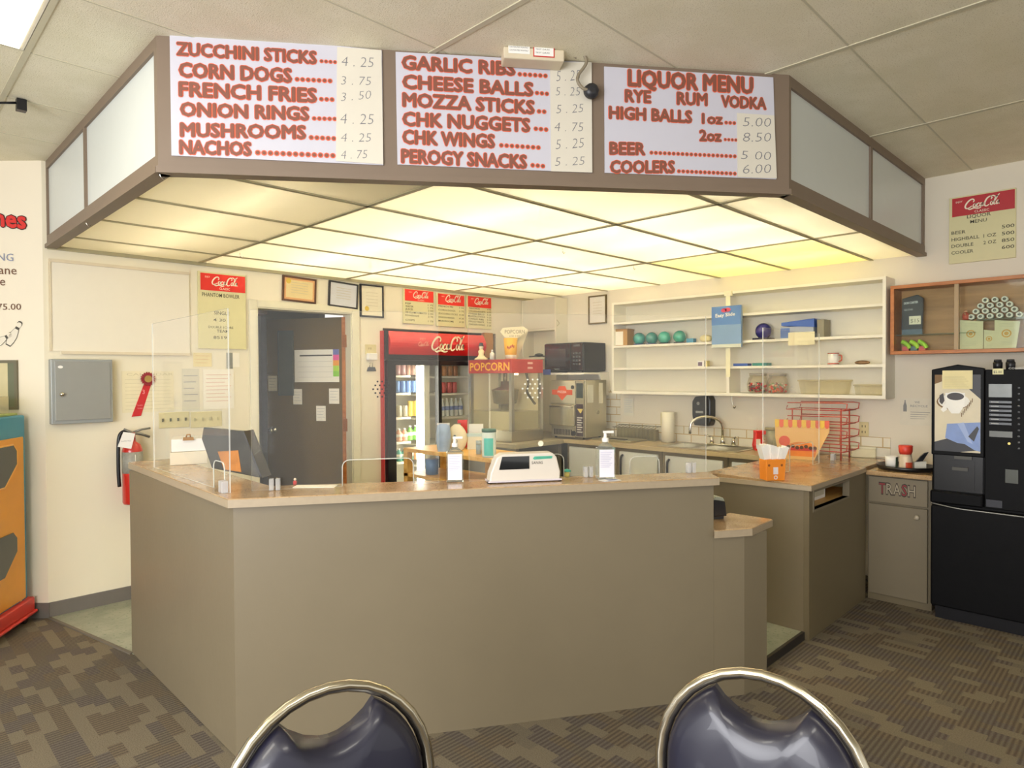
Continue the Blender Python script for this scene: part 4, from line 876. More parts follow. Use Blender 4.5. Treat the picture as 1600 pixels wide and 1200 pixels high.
# card terminal on the low end
p = at(1128, 811, 'z', .801); k = span(1, p)
t = thing('card_terminal', 'black card terminal with a grey top standing on the low end of the bar', 'card terminal', p, R(-32))
MB().prism([(-14*k, 4*k), (9*k, 4*k), (6*k, 27*k), (-14*k, 30*k)], 0, .07, ax='y').build('body', black, t, bevel=.005)
MB().prism([(-14*k, 30.2*k), (6*k, 27.2*k), (3*k, 33*k), (-10*k, 36*k)], .004, .066, ax='y').build('keypad', M('#aab0a2', .4), t, bevel=.003)
MB().box(-14*k, 4*k, .005, .06, 0, 4*k).build('foot', dark, t)
# ================================================================ DRINKS COOLER IN THE RECESS
FF = Fr((0, 5.0, 0), 0)
fxl, _ = FF.at(600, 540); fxr, _ = FF.at(757, 540); zs1 = FF.at(610, 517)[1]; zs0 = FF.at(610, 554)[1]
t = thing('drinks_cooler', 'tall two door drinks cooler with red cola sign and lit shelves in the wall recess', 'cooler', (fxl, 5.0, .0)); W = fxr-fxl; Z = zs1-.0
fr_bl = M('#1d1d21', .3, var=.2)
liner = M('#efead6', .5, var=.02)
b = MB(); b.box(0, .03, .05, .72, .05, Z); b.box(W-.03, W, .05, .72, .05, Z); b.box(.03, W-.03, .69, .72, .05, Z); b.box(.03, W-.03, .05, .69, .05, .2); b.box(.03, W-.03, .05, .69, zs0-.02, Z); b.build('cabinet', liner, t)
MB().box(-.012, .0, .0, .6, .05, Z).build('side_skin', M('#b0262a', .4), t)
# bowed sign: arc section extruded along x
n = 10; pts = [(-.05*math.sin(math.pi*i/n), zs0+(zs1-zs0)*i/n) for i in range(n+1)]; b = MB()
b.prism([(.05, zs0)]+pts+[(.05, zs1)], .035, W-.02, ax='x'); sg = b.build('sign', M('#c81f22', .3, coat=.5), t)
b = MB(); zc_ = (zs0+zs1)/2
lx0 = FF.at(668, 540)[0]-fxl; lx1 = FF.at(719, 540)[0]-fxl
script(b, lx0, zc_-(lx1-lx0)*.13, -.056, lx1-lx0); b.build('logo', M('#f3e2c0', .4), t)
b = MB(); mx_ = FF.at(656, 540)[0]-fxl; script(b, mx_-.06, zc_-.02, -.0555, .12); b.text('ENJOY', mx_-.04, zc_+.035, -.0555, .018, fit=.07); b.build('small_logo', M('#e59a84', .4), t)
b = MB(); b.box(.0, W, -.01, .05, zs0-.05, zs0+.002); b.box(.0, .035, -.02, .05, zs0, Z); b.build('head_rail', fr_bl, t); MB().box(0, W, -.008, .05, .05, .16).build('kick_plate', fr_bl, t)
dl = FF.at(603, 640)[0]-fxl; d1 = FF.at(616, 640)[0]-fxl; m0 = FF.at(682, 640)[0]-fxl; m1 = FF.at(687.5, 640)[0]-fxl
for x0, x1, xa, xb in ((dl, (m0+m1)/2-.002, d1, m0), ((m0+m1)/2+.002, W-.01, m1, W-.09)):
    b = MB(); b.box(x0, xa, -.03, .02, .17, zs0-.052); b.box(xb, x1, -.03, .02, .17, zs0-.052); b.box(xa, xb, -.03, .02, zs0-.095, zs0-.052); b.box(xa, xb, -.03, .02, .17, .24)
    d_ = b.build('door', fr_bl, t); MB().box(xa, xb, -.012, -.008, .24, zs0-.066).build('pane', clear('cooler_glass', '#ffffff', .12, .03), d_)
lt = FF.at(667.5, 640)[0]-fxl
MB().box(lt-.03, lt+.03, .10, .13, .24, zs0-.10).build('light_tube', lamp('cooler_tube', '#fffbe8', 13), t)
MB().box(lt+.035, lt+.10, .09, .16, .2, zs0-.09).build('mullion', M('#d8d2b4', .5), t)
yS = .22                                     # shelf front, local
shl = [FF.at(640, py, yS)[1] for py in (586, 613.5, 651, 689, 720)]
shr = [FF.at(705, py, yS)[1] for py in (587.5, 614, 650.5, 690, 722)]
mid = lt+.05
for z in shl: MB().box(.04, mid-.09, yS-.01, .66, z-.022, z-.002).build('shelf', liner, t)
for z in shr: MB().box(mid+.06, W-.04, yS-.01, .66, z-.022, z-.002).build('shelf', liner, t)
def can_(name, col, rad, h, kind):
    o = bpy.data.objects.new(name, None); C.objects.link(o)
    if kind == 'can':
        MB().lathe([(rad*.8, 0), (rad, .006), (rad, h*.93), (rad*.85, h)], n=14).build('body', M(col, .3, .2, var=.25, scale=40), o); MB().lathe([(rad*.84, h+.0005), (rad*.6, h+.001), (0, h+.0005)], n=14).build('lid', steel, o)
    else:
        MB().lathe([(rad*.85, 0), (rad, .01), (rad, h*.62), (rad*.4, h*.86), (rad*.4, h*.9)], n=14).build('body', M(col, .2, var=.2, scale=30, coat=.5), o)
        MB().lathe([(rad*1.01, h*.34), (rad*1.01, h*.56)], n=14).build('label', M('#8b9ccb' if kind == 'water' else '#efe9d8', .5, var=.3, scale=50), o)
        MB().lathe([(rad*.45, h*.9), (rad*.45, h), (0, h)], n=12).build('cap', M('#e7e6e0', .4), o)
    return o
protos = {}
def row(side, zi, items, where):
    z = (shl if side == 'l' else shr)[zi]
    cnt = {}
    for px, col, hpx, kind, cname in items:
        x, _ = FF.at(px, 600, yS+.06); p = Vector((x, 5.0+yS+.06, z-.001)); h = span(hpx, p); rad = {'can': .030, 'bottle': .034, 'water': .026}[kind]
        key = (col, round(h, 2), kind); cnt[cname] = cnt.get(cname, 0)+1; nm = {'can': 'drink_can', 'bottle': 'drink_bottle', 'water': 'water_bottle'}[kind]
        lab = '%s %s from the left on %s' % (ORD[cnt[cname]-1], cname, where)
        if key in protos: o = dup(protos[key], p, lab)
        else: o = protos[key] = can_(nm, col, rad, h, kind); o.location = p
        o['label'] = lab; o['category'] = 'can' if kind == 'can' else 'bottle'; o['group'] = 'drinks in the cooler, '+where
L_ = lambda xs, *a: [(x,)+a for x in xs]
row('l', 0, L_((621, 629.5), '#c8a0a0', 16, 'can', 'pale pink can')+L_((638, 646.5, 655), '#b08a78', 16, 'can', 'brownish can'), 'the top shelf of the cooler, left door')
row('l', 1, L_((620, 629, 638, 647, 656), '#6f8fc4', 19, 'can', 'blue can'), 'the second shelf of the cooler, left door')
row('l', 2, L_((623, 632), '#b9b29a', 18, 'can', 'grey can')+L_((641, 649.5, 658), '#d2b24a', 24, 'can', 'tall yellow can'), 'the third shelf of the cooler, left door')
row('l', 3, L_((622.5, 631), '#d9a48a', 20, 'bottle', 'small pink bottle')+L_((640, 649), '#6fb04a', 23, 'bottle', 'green bottle')+L_((658.5,), '#9fb4b0', 23, 'bottle', 'pale grey bottle'), 'the fourth shelf of the cooler, left door')
row('l', 4, L_((622, 631, 640), '#4f9a8c', 20, 'bottle', 'teal bottle')+L_((649,), '#c98a5a', 20, 'can', 'orange can'), 'the fifth shelf of the cooler, left door')
row('r', 0, L_((694, 702.5, 711), '#c0814a', 16, 'can', 'amber can'), 'the top shelf of the cooler, right door')
row('r', 1, L_((693, 701.5, 709.5), '#cf5a52', 17, 'can', 'red can'), 'the second shelf of the cooler, right door')
row('r', 2, L_((691, 698, 705, 712, 719), '#dfe3d8', 28, 'water', 'clear water bottle'), 'the third shelf of the cooler, right door')
tag(MB().box(0, .12, 0, .05, 0, .26).build('cork_block', M('#b5854f', .7), None, (fxl+W+.02, 5.02, FF.at(760, 556)[1]-.02), 0), 'brown board standing upright beside the right end of the cooler sign', 'board')

# ================================================================ POPCORN MACHINE
ZQ = .901; X0, Y0 = 4.28, 4.29
t = thing('popcorn_machine', 'popcorn machine with red POPCORN header, steel posts and clear sides on the corner counter', 'popcorn machine', (X0, Y0, ZQ))
zt1 = at(798, 561, 'x', X0).z-ZQ; zt0 = at(798, 583, 'x', X0).z-ZQ; D, Wp = .60, .43
b = MB(); b.box(0, Wp, 0, D, zt0, zt1); b.build('header', M('#b2352a', .4), t, bevel=.004)
b = MB(); b.box(.0, Wp, 0, D, .0, .10); b.box(.02, Wp-.02, .02, D-.02, .10, .105); b.build('base', steel, t, bevel=.004)
for x, y in ((0, 0), (Wp-.035, 0), (0, D-.035), (Wp-.035, D-.035)): MB().box(x, x+.035, y, y+.035, .10, zt0).build('post', M('#a8a597', .3, .8), t)
gl = clear('popper_glass', '#fffdf4', .12, .04)
MB().box(.012, .016, .035, D-.035, .105, zt0).build('pane', gl, t); MB().box(.035, Wp-.035, .012, .016, .105, zt0).build('pane', gl, t); MB().box(.035, Wp-.035, D-.016, D-.012, .105, zt0).build('back_panel', M('#efe8cc', .4), t)
MB().box(Wp-.016, Wp-.012, .035, D-.035, .105, zt0).build('back_panel', M('#efe8cc', .4), t)
b = MB(); b.text('POPCORN', 0, 0, 0, zt1*.0+(zt1-zt0)*.60, fit=D*.92, off=.02)
o = b.build('lettering', M('#f0b32a', .4), t, (-.0015, D*.96, zt0+(zt1-zt0)*.2), R(-90))
b = MB(); b.box(Wp*.5, Wp*.66, -.002, -.0004, zt0+(zt1-zt0)*.65, zt0+(zt1-zt0)*.8); b.box(Wp*.5, Wp*.66, -.002, -.0004, zt0+(zt1-zt0)*.3, zt0+(zt1-zt0)*.45); b.build('vent', M('#e7b5a4', .4), t)
MB().cyl((.21, .16, zt0-.018), .03, .017).build('popper_fill_lamp', lamp('popper_fill_lamp', '#ffedc4', 7), t)  # glowing disc added under the header to brighten the cabinet inside
kc = (.21, .30, 0)
b = MB(); b.lathe([(.09, zt0-.30), (.115, zt0-.29), (.13, zt0-.17), (.14, zt0-.165), (.13, zt0-.16), (.05, zt0-.13), (.04, zt0-.08)], kc, 20); b.build('kettle', M('#a39c86', .25, .9), t)
b = MB(); b.cyl((kc[0], kc[1], zt0-.09), .02, .09); b.cyl((kc[0], kc[1], .105), .05, zt0-.41); b.build('kettle_stem', M('#9c957c', .3, .8), t)
MB().tube(spline([(.30, .10, zt0), (.31, .08, zt0-.10), (.28, .07, zt0-.18), (.34, .06, zt0-.26), (.37, .05, zt0-.30)], 6), .012, 8).build('cord', M('#4c473b', .5), t)
MB().box(.035, Wp-.035, .035, D-.035, .105, .28).build('lower_wall', M('#b5b098', .35, .3), t)
ZT = ZQ+zt1+.0005
def on_pop(px): return None
p = Vector((4.38, 4.36, ZT)); p = at(797, 561, 'z', ZT) if 0 else p
# things standing on the popcorn machine (placed by where they stand on its top)
def pt(px, y): d = ray(px, 560); s_ = (y-CAM.y)/d.y; return Vector((d.x*s_, y, ZT))
p = pt(798, 4.40); k = span(1, p)
t = thing('popcorn_tub', 'yellow popcorn tub standing on the popcorn machine', 'tub', p, R(-45))
MB().lathe([(8.5*k, 0), (11*k, 33*k), (10.4*k, 33*k), (8.2*k, .004)], n=22).build('tub', M('#e8b23a', .5, var=.15, scale=6), t)
b = MB(); b.lathe([(8.62*k, 1*k), (9.3*k, 11*k)], n=22); b.build('popcorn_print', M('#efe3c4', .6, var=.35, scale=60), t)
b = MB()
for a_, z_ in ((-.5, 16), (-.25, 15), (0, 16.5), (.25, 18), (.5, 17)):
    u = -math.pi/2+a_; rr = (8.5+2.5*z_/33)*k+.002; b.add([(rr*math.cos(u+dx_), rr*math.sin(u+dx_), (z_+dz_)*k) for dx_, dz_ in ((-.10, 0), (.10, 1), (.10, 5), (-.10, 4))], [(0, 1, 2, 3)])
b.build('lettering', M('#b5452c', .5), t)
p = pt(806, 4.52); k = span(1, p)
t = thing('popcorn_sign', 'hand lettered paper POPCORN sign behind the yellow tub', 'sign', p, R(-45))
MB().prism([(-24*k, 44*k), (-20*k, 50*k), (12*k, 52*k), (20*k, 46*k), (18*k, 40*k), (12*k, 32*k), (-2*k, 30*k), (-2*k, 0), (2*k, 0), (2*k, 30*k), (-18*k, 36*k)], 0, .003, ax='y').build('card', M('#e9e0bc', .7), t)
b = MB(); b.text('POPCORN', -17*k, 41*k, -.001, 6*k, fit=31*k, m=0); b.text('2.50 3.50', -10*k, 36*k, -.001, 2.5*k, fit=16*k, m=0); b.build('lettering', M('#7d7550', .6), t)
p = pt(752, 4.62); k = span(1, p)
t = thing('clown_figurine', 'small cream figurine with a dark cap at the left end of the popcorn machine', 'figurine', p)
MB().lathe([(11*k, 0), (10*k, 2*k), (6*k, 4*k), (4*k, 8*k), (5*k, 13*k), (2.5*k, 16*k)], n=14).build('body', M('#e8d6a8', .5, var=.2), t); MB().ball((0, 0, 19*k), 3.6*k, 12, 8).build('head', M('#f0e2be', .5), t)
MB().lathe([(5*k, 21*k), (3.4*k, 22.5*k), (3*k, 26*k), (0, 26.5*k)], n=12).build('cap', dark, t)
p = pt(769, 4.52); k = span(1, p); t = thing('squeeze_bottle', 'small white squeeze bottle between the figurine and the yellow tub', 'bottle', p)
MB().lathe([(3.8*k, 0), (3.8*k, 9*k), (1.6*k, 11.5*k)], n=14).build('bottle', M('#ddd9cc', .4), t); MB().lathe([(1.6*k, 11.5*k), (1.2*k, 15*k), (0, 15.2*k)], n=10).build('nozzle', paperw, t)

# ================================================================ CORNER CUPBOARD, MICROWAVE SHELF, OVEN
cx0, cy0, cy1 = 5.19, 4.54, YA-.005
t = thing('corner_cupboard', 'white full height cupboard in the corner with an open niche', 'cupboard', (cx0, cy0, .902)); dep = XB-cx0-.004; H2 = ZK-.902-.03
zn = at(840, 517, 'x', cx0).z-.902; zsf = at(840, 558, 'x', cx0).z-.902; Wc = cy1-cy0
b = MB(); b.box(0, dep, 0, .02, 0, H2); b.box(0, dep, Wc-.02, Wc, 0, H2); b.box(dep-.012, dep, .02, Wc-.02, 0, H2); b.box(0, dep, .02, Wc-.02, zn, zn+.02); b.build('carcass', M('#e6dfc8', .5, var=.02), t)
MB().box(0, .018, .022, Wc-.022, zn+.022, H2).build('door', M('#d9d3bf', .5, var=.02), t)
MB().box(0, dep-.012, .02, Wc-.02, zsf-.022, zsf).build('shelf', M('#e6dfc8', .5), t)
p = at(839, 556, 'x', cx0+.06); t = thing('serving_tongs', 'dark serving utensil lying on the corner cupboard shelf', 'utensil', (cx0+.07, p.y, .902+zsf+.001))
MB().tube(spline([(0, -.13, .009), (.01, -.08, .01), (0, .0, .012), (.005, .13, .009)], 5), .007).build('handle', M('#3a3833', .4), t); MB().ball((0, -.02, .022), .06, 14, 8, (.6, 1, .35)).build('head', M('#35332e', .4), t)
p = at(872, 505, 'y', cy0-.004); t = thing('key_hook', 'small wire hook on the corner cupboard above the microwave', 'hook', (p.x, cy0-.003, p.z)); MB().tube([(-.02, 0, .035), (.02, -.004, 0), (-.015, 0, -.03)], .003, 6).build('wire', M('#b9ad80', .4), t)
# shelf unit on the right wall
XS = 5.16; FSH = Fr((XS, 0, 0), -90)
xa = FSH.at(956, 540)[0]; xb = FSH.at(1384, 520)[0]
def zsh(a, b): return (FSH.at(960, a)[1]+FSH.at(1378, b)[1])/2
zb0 = zsh(613.5, 617.5)-.018; ztop = zsh(474, 431)
zlev = [zsh(574, 569)-.002, zsh(540, 522)-.002, zsh(502, 476.5)]
t = thing('wall_shelf', 'long white open wall shelf with four levels above the sink', 'shelf', FSH.w(xa, 0, zb0), FSH.rot); Ws, Hs, Dp = xb-xa, ztop-zb0, XB-XS-.001
shw = M('#f1ecdb', .45, var=.02)
MB().box(0, Ws, Dp-.012, Dp, 0, Hs).build('back_panel', M('#e9e3cf', .5, var=.02), t)
MB().box(0, .022, 0, Dp-.012, 0, Hs).build('side_panel', shw, t); MB().box(Ws-.022, Ws, 0, Dp-.012, 0, Hs).build('side_panel', shw, t)
b = MB(); b.box(.022, Ws-.022, 0, Dp-.012, 0, .024); b.build('bottom_panel', shw, t); MB().box(.022, Ws-.022, 0, Dp-.012, Hs-.02, Hs).build('top_panel', shw, t)
for z in zlev: MB().box(.022, Ws-.022, 0, Dp-.012, z-zb0-.02, z-zb0).build('shelf_board', shw, t)
xm = FSH.at(1137, 590)[0]-xa; MB().box(xm-.012, xm+.012, .004, Dp-.012, .024, zlev[0]-zb0-.02).build('divider', shw, t)
Z1, Z2, Z3, Z4 = zb0+.025, zlev[0]+.001, zlev[1]+.001, zlev[2]+.001
def shp(px, z, d=.09):        # a point on a shelf level, d metres behind its front edge
    x, _ = FSH.at(px, 560, d); return FSH.w(x, d, z)
# microwave shelf with brace
ym1 = 4.53
mz = at(930, 582, 'x', 4.98).z
t = thing('microwave_shelf', 'white bracket shelf with slanted brace carrying the microwave', 'shelf', (4.98, 4.0, mz-.02))
MB().box(0, XB-4.98-.002, 0, ym1-4.0, 0, .02).build('board', shw, t)
MB().prism([(.245, -.0005), (.395, -.0005), (.395, -.21), (.365, -.21)], -.0, .02, ax='y').build('brace', shw, t)
p0 = at(930, 578, 'x', 4.99)
ymw = p0.y; hm = at(930, 533.5, 'x', 4.99).z-mz; wm = at(868, 560, 'x', 4.99).y-ymw
ymw = max(ymw, 4.02)
t = thing('microwave', 'black microwave oven on the white bracket shelf', 'microwave', (4.99, ymw+wm, mz+.001), R(-90))
MB().box(0, wm, .012, .36, .012, hm).build('body', black, t, bevel=.006)
MB().box(.006, wm*.70, -.01, .012, .02, hm-.008).build('door', M('#1b1b1e', .15, coat=.8), t, bevel=.004)
MB().box(wm*.07, wm*.58, -.012, -.0102, hm*.22, hm*.80).build('window', M('#3c3b3a', .12, var=.3, scale=60, coat=1), t)
MB().box(wm*.71, wm-.004, -.008, .012, .02, hm-.008).build('control_panel', M('#232324', .2, coat=.6), t, bevel=.003)
b = MB(); b.box(wm*.77, wm*.94, -.0085, -.0082, hm*.86, hm*.93)
for i in range(4):
    for j in range(3): b.box(wm*(.76+.07*j), wm*(.81+.07*j), -.0085, -.0082, hm*(.25+.12*i), hm*(.31+.12*i))
b.build('keys', M('#5a5a58', .4), t); MB().text('PANASONIC', wm*.28, hm*.1, -.0106, hm*.04, fit=wm*.14).build('logo', M('#b5b2a8', .4), t)
for x in (.03, wm-.05): MB().box(x, x+.02, .04, .3, 0, .013).build('foot', dark, t)
t = tag(MB().box(0, .10, -.002, 0, 0, .055).build('blue_label', [M('#4a5fae', .5)], None, (4.979, 4.53, mz-.02), R(-90)), 'blue and white label on the front edge of the microwave shelf', 'label')
# oven
xo, yo = 4.875, 3.91; ZW = .9055
ho = at(913, 594, 'x', xo).z-ZW; wo = at(860, 640, 'x', xo).y-yo; do = at(952, 640, 'y', yo).x-xo; do = min(do, .34); wo = min(wo, .52)
t = thing('pizza_oven', 'stainless steel countertop pizza oven with a red emblem in the corner', 'oven', (xo, yo+wo, ZW), R(-90))
ss = M('#c2bba0', .3, .85, var=.08, scale=5)
MB().box(0, wo, .012, do, .02, ho).build('body', ss, t, bevel=.004)
MB().box(.004, wo*.74, -.008, .012, ho*.60, ho-.006).build('top_panel', M('#cfc9b0', .3, .7), t, bevel=.003)
d_ = MB().box(.004, wo*.74, -.02, .012, ho*.22, ho*.585).build('door', M('#c6c0a8', .25, .8), t, bevel=.006)
MB().tube([(.03, -.021, ho*.56), (.03, -.045, ho*.55), (wo*.70, -.045, ho*.55), (wo*.70, -.021, ho*.56)], .008).build('handle', steel, d_)
b = MB(); b.box(.02, wo*.72, -.002, .011, ho*.03, ho*.2); 
for i in range(12): b.box(.05+i*wo*.045, .05+i*wo*.045+.012, -.003, -.0022, ho*.06, ho*.16, 1)
b.build('vent_panel', [M('#b5ae96', .35, .7), dark], t)
MB().box(wo*.76, wo-.004, -.006, .012, .03, ho-.006).build('control_strip', M('#a9a38c', .35, .7), t)
MB().box(wo*.78, wo-.016, -.008, -.0062, ho*.70, ho*.95).build('control_screen', M('#2e3a36', .2, var=.4, scale=30), t)
b = MB(); b.box(wo*.77, wo-.014, -.008, -.0062, ho*.06, ho*.60); b.poly([(wo*.80, ho*.52), (wo*.90, ho*.44), (wo*.97, ho*.52)], -.0086, 1)
for i in range(7): b.box(wo*.80, wo*(.95-.03*(i % 2)), -.0086, -.0083, ho*(.12+.04*i), ho*(.14+.04*i), 2)
b.build('instruction_label', [M('#3c2f36', .4), M('#d6c06a', .5), M('#c9c4b6', .5)], t)
cz = ho*.80; cx = wo*.37; b = MB()
b.poly([(cx-.13, cz+.02), (cx-.06, cz+.02), (cx-.04, cz+.055), (cx+.04, cz+.055), (cx+.06, cz+.02), (cx+.13, cz+.02), (cx+.13, cz-.03), (cx+.06, cz-.03), (cx, cz-.085), (cx-.06, cz-.03), (cx-.13, cz-.03)], -.0086); b.text('PIZZA', cx-.055, cz-.012, -.0092, .022, fit=.11, m=1, off=.01); b.build('emblem', [M('#d8562f', .4), paperw], t)
MB().cyl((wo*.68, -.016, ho*.88), .018, .01, 'y').build('knob', dark, t); MB().cyl((wo*.70, -.02, ho*.10), .024, .02, 'y').build('knob', dark, t)
MB().box(wo, wo+.002, .04, .13, ho*.62, ho*.92).build('side_note', M('#d8d4c0', .6), t); MB().box(wo, wo+.002, .22, .28, ho*.60, ho*.95).build('side_note', M('#e2dcc4', .6), t); MB().cyl((wo, .20, ho*.45), .02, .006, 'x').build('side_knob', M('#8d8770', .4), t)
for x in (.03, wo-.05):
    for y in (.04, do-.06): MB().cyl((x+.01, y, 0), .014, .021).build('foot', black, t)
# next to the oven: fryer lid, wire rack, paper towel
p = at(962, 690, 'z', ZW); t = thing('steel_tray', 'flat steel tray with a dark slot handle on the worktop beside the oven', 'tray', (4.93, 3.43, ZW))
MB().box(0, .27, 0, .44, 0, .018).build('tray', M('#b6b195', .3, .8), t, bevel=.004); MB().box(.06, .10, .1, .28, .0185, .024).build('slot_handle', black, t)
t = thing('wire_rack', 'low wire basket rack against the tiled wall beside the oven', 'rack', (5.22, 3.36, ZW))
b = MB()
for i in range(12): b.tube([(.0, .04*i+.02, .0), (.0, .04*i+.02, .11), (.10, .04*i+.02, .13)], .003, 5)
b.tube([(0, 0, .11), (0, .48, .11)], .005, 6); b.tube([(0, 0, .006), (0, .48, .006)], .005, 6); b.tube([(.1, 0, .13), (.1, .48, .13)], .005, 6); b.build('wires', M('#8f8a74', .3, .8), t); MB().box(.04, .09, .02, .46, 0, .10).build('pan', M('#a09a80', .3, .7), t)
p = at(1044, 692, 'z', ZW); p = at(1044, 692, 'x', 5.24); t = thing('paper_towel_roll', 'upright white paper towel roll on the worktop left of the sink', 'paper towel', (5.24, p.y, ZW)); k = span(1, (5.24, p.y, 1))
MB().lathe([(10*k, .008), (10*k, 47*k), (3*k, 47*k), (3*k, .008)], n=20).build('roll', M('#efe9d4', .8), t); MB().cyl((0, 0, 0), 11*k, .008, n=20).build('base', steel, t)
t, w, h = on_wall('wall_switch', 'cream switch plate on the right wall left of the paper towel roll', 'switch plate', FB, (1032, 645), (1042, 666), -.016)
MB().box(0, w, 0, .007, 0, h).build('plate', cream, t, bevel=.002); MB().box(w*.4, w*.6, -.006, 0, h*.4, h*.6).build('toggle', paperw, t)
sheet('wall_notice', 'faint printed notice on the wall between the oven and the paper towel roll', 'notice', FB, (974, 622), (990, 650), -.012, 7, M('#e4e0d0', .7), M('#aebccb', .7))
t, w, h = on_wall('soap_dispenser', 'black wall mounted soap dispenser left above the faucet', 'soap dispenser', FB, (1081, 618), (1110, 666), -.10)
MB().prism([(w*.10, 0), (w*.92, 0), (w, h*.15), (w, h*.85), (w*.9, h), (w*.15, h*.97), (0, h*.8), (0, h*.35)], 0, .099, ax='y').build('body', M('#26282a', .3, var=.2), t, bevel=.012)
MB().box(w*.22, w*.62, -.004, 0, h*.42, h*.49).build('window', M('#9a9a92', .3), t); MB().cyl((w*.35, -.004, h*.74), .014, .005, 'y').build('lock', M('#8a8a82', .3), t); MB().box(w*.15, w*.7, -.005, 0, h*.03, h*.3).build('push_bar', M('#2f343c', .3), t, bevel=.004)
p = at(1144, 617, 'x', XS+.05); t = thing('shelf_hook', 'small metal hook hanging under the shelf above the faucet', 'hook', (XS+.05, p.y, zb0-.001)); MB().tube(spline([(0, 0, 0), (0, .0, -.05), (0, -.01, -.09), (-.01, -.025, -.10), (-.01, -.035, -.085)], 5), .006).build('hook', steel, t)

# ================================================================ ON THE WALL SHELF
p = shp(971, Z3, .04); k = span(1, p)
t = thing('carton', 'brown cardboard carton with a white end at the left of the shelf', 'box', p, FSH.rot+R(8)); MB().box(-13*k, 10*k, 0, .14, 0, 24*k).build('carton', M('#b88c4e', .6), t); MB().box(-12.5*k, 3*k, -.0015, 0, 1*k, 22*k).build('label', paper, t); MB().box(-14*k, 11*k, -.003, .143, 24.1*k, 26*k).build('lid', M('#a97c42', .6), t)
for i, (px, col, r_) in enumerate(((999, '#3f9c92', 9.6), (1018.5, '#33877f', 9.6), (1038, '#3fae96', 9.8), (1062, '#35a088', 10))):
    p = shp(px, Z3, .11); k = span(1, p)
    t = thing('bowling_ball', ['teal bowling ball nearest the brown carton on the shelf', 'dark teal bowling ball, second from the carton on the shelf', 'bright teal bowling ball, third from the carton on the shelf', 'green teal bowling ball beside the little blue box on the shelf'][i], 'ball', p, 0, 'teal bowling balls')
    MB().lathe([(.05, 0), (.056, .004), (.05, .012), (.042, .012)], n=18).build('ring', M('#3a4a7a' if i < 2 else '#3a3a3a', .4), t); MB().ball((0, 0, r_*k+.003), r_*k, 22, 14).build('ball', M(col, .12, var=.45, scale=9, coat=1), t)
p = shp(1078, Z3, .08); k = span(1, p); tag(MB().box(-6*k, 6*k, 0, .05, 0, 7*k).build('blue_box', M('#4a8fae', .5), None, p, FSH.rot), 'little blue box beside the last teal ball', 'box')
p = shp(1100, Z3, .08); k = span(1, p); t = thing('price_tag_roll', 'cream cloth bundle beside the little blue box on the shelf', 'bundle', p, FSH.rot); t.name = 'cloth_bundle'
MB().ball((0, .03, 6*k), 7*k, 14, 8, (1.5, .8, .85)).build('cloth', M('#e5d9a8', .8, var=.1), t)
p = shp(1193, Z3, .11); k = span(1, p); t = thing('bowling_ball', 'deep purple bowling ball on a dark stand right of the blue pack', 'ball', p)
MB().box(-.075, .075, -.06, .06, 0, 3*k).build('stand', M('#3a3540', .4), t); MB().ball((0, 0, 14*k), 12.6*k, 24, 14).build('ball', M('#33307c', .1, var=.3, scale=8, coat=1), t)
p = shp(1240, Z3, .02); k = span(1, p); t = thing('shoe_box', 'blue and grey carton with an open blue lid on the shelf', 'box', p, FSH.rot); t.name = 'blue_carton'
MB().box(-20*k, 30*k, 0, .15, 0, 18*k).build('carton', M('#a8b0c0', .5, var=.2), t); MB().prism([(-19*k, 20*k), (31*k, 16*k), (31*k, 29*k), (-19*k, 25*k)], -.004, .15, ax='y').build('lid', M('#3f62b4', .5), t); MB().box(-20.5*k, -6*k, -.002, 0, 1*k, 16*k).build('side_print', M('#5a78b8', .5, var=.3), t)
MB().box(34*k, 44*k, .02, .15, .0, 27*k).build('end_flap', M('#8f8a78', .5), t)
p = FSH.at(1252, 532, -.002); tag(MB().box(-.10, .10, -.002, 0, -.05, .05).build('shelf_label', M('#f0e8c2', .6), None, FSH.w(p[0], -.001, p[1]+.015), FSH.rot), 'blank cream label hanging on the shelf edge below the blue carton', 'label')
p = shp(1098, Z2, .05); k = span(1, p); t = thing('small_box', 'small white box with dark print on the lower shelf left of the blue pack', 'box', p, FSH.rot); MB().box(-9*k, 2*k, 0, .05, 0, 9*k).build('box', paperw, t); MB().box(-8*k, -1*k, -.001, 0, 1*k, 7*k).build('print', M('#7d6a7a', .5, var=.5, scale=80), t); MB().box(3*k, 7*k, .01, .05, 0, 9*k).build('side_pack', M('#d8c88a', .5), t)
p = shp(1157, Z2, .04); k = span(1, p); tag(MB().box(-12*k, 11*k, 0, .08, 0, 4*k).build('flat_box', M('#4a68b0', .5), None, p, FSH.rot), 'flat blue box on the lower shelf right of the hanging strip', 'box')
p = shp(1187, Z2, .04); k = span(1, p); tag(MB().box(-12*k, 12*k, 0, .08, 0, 4.4*k).build('flat_box', M('#3f8480', .5), None, p, FSH.rot), 'flat teal box next to the flat blue box on the lower shelf', 'box')
p = shp(1302, Z2, .08); k = span(1, p); t = thing('mug', 'white mug with red bands on the lower shelf', 'mug', p, FSH.rot)
MB().lathe([(8*k, .0), (8*k, 19*k), (7.2*k, 19*k), (7.2*k, .01), (0, .01)], n=20).build('cup', paperw, t); b = MB(); b.lathe([(8.1*k, 1*k), (8.1*k, 2.6*k)], n=20); b.lathe([(8.1*k, 17*k), (8.1*k, 18.4*k)], n=20); b.build('band', M('#b8503c', .4), t); MB().tube(spline([(7.8*k, 0, 15*k), (12*k, 0, 14*k), (12*k, 0, 7*k), (7.8*k, 0, 5*k)], 5), 1*k, 6).build('handle', M('#b8503c', .4), t)
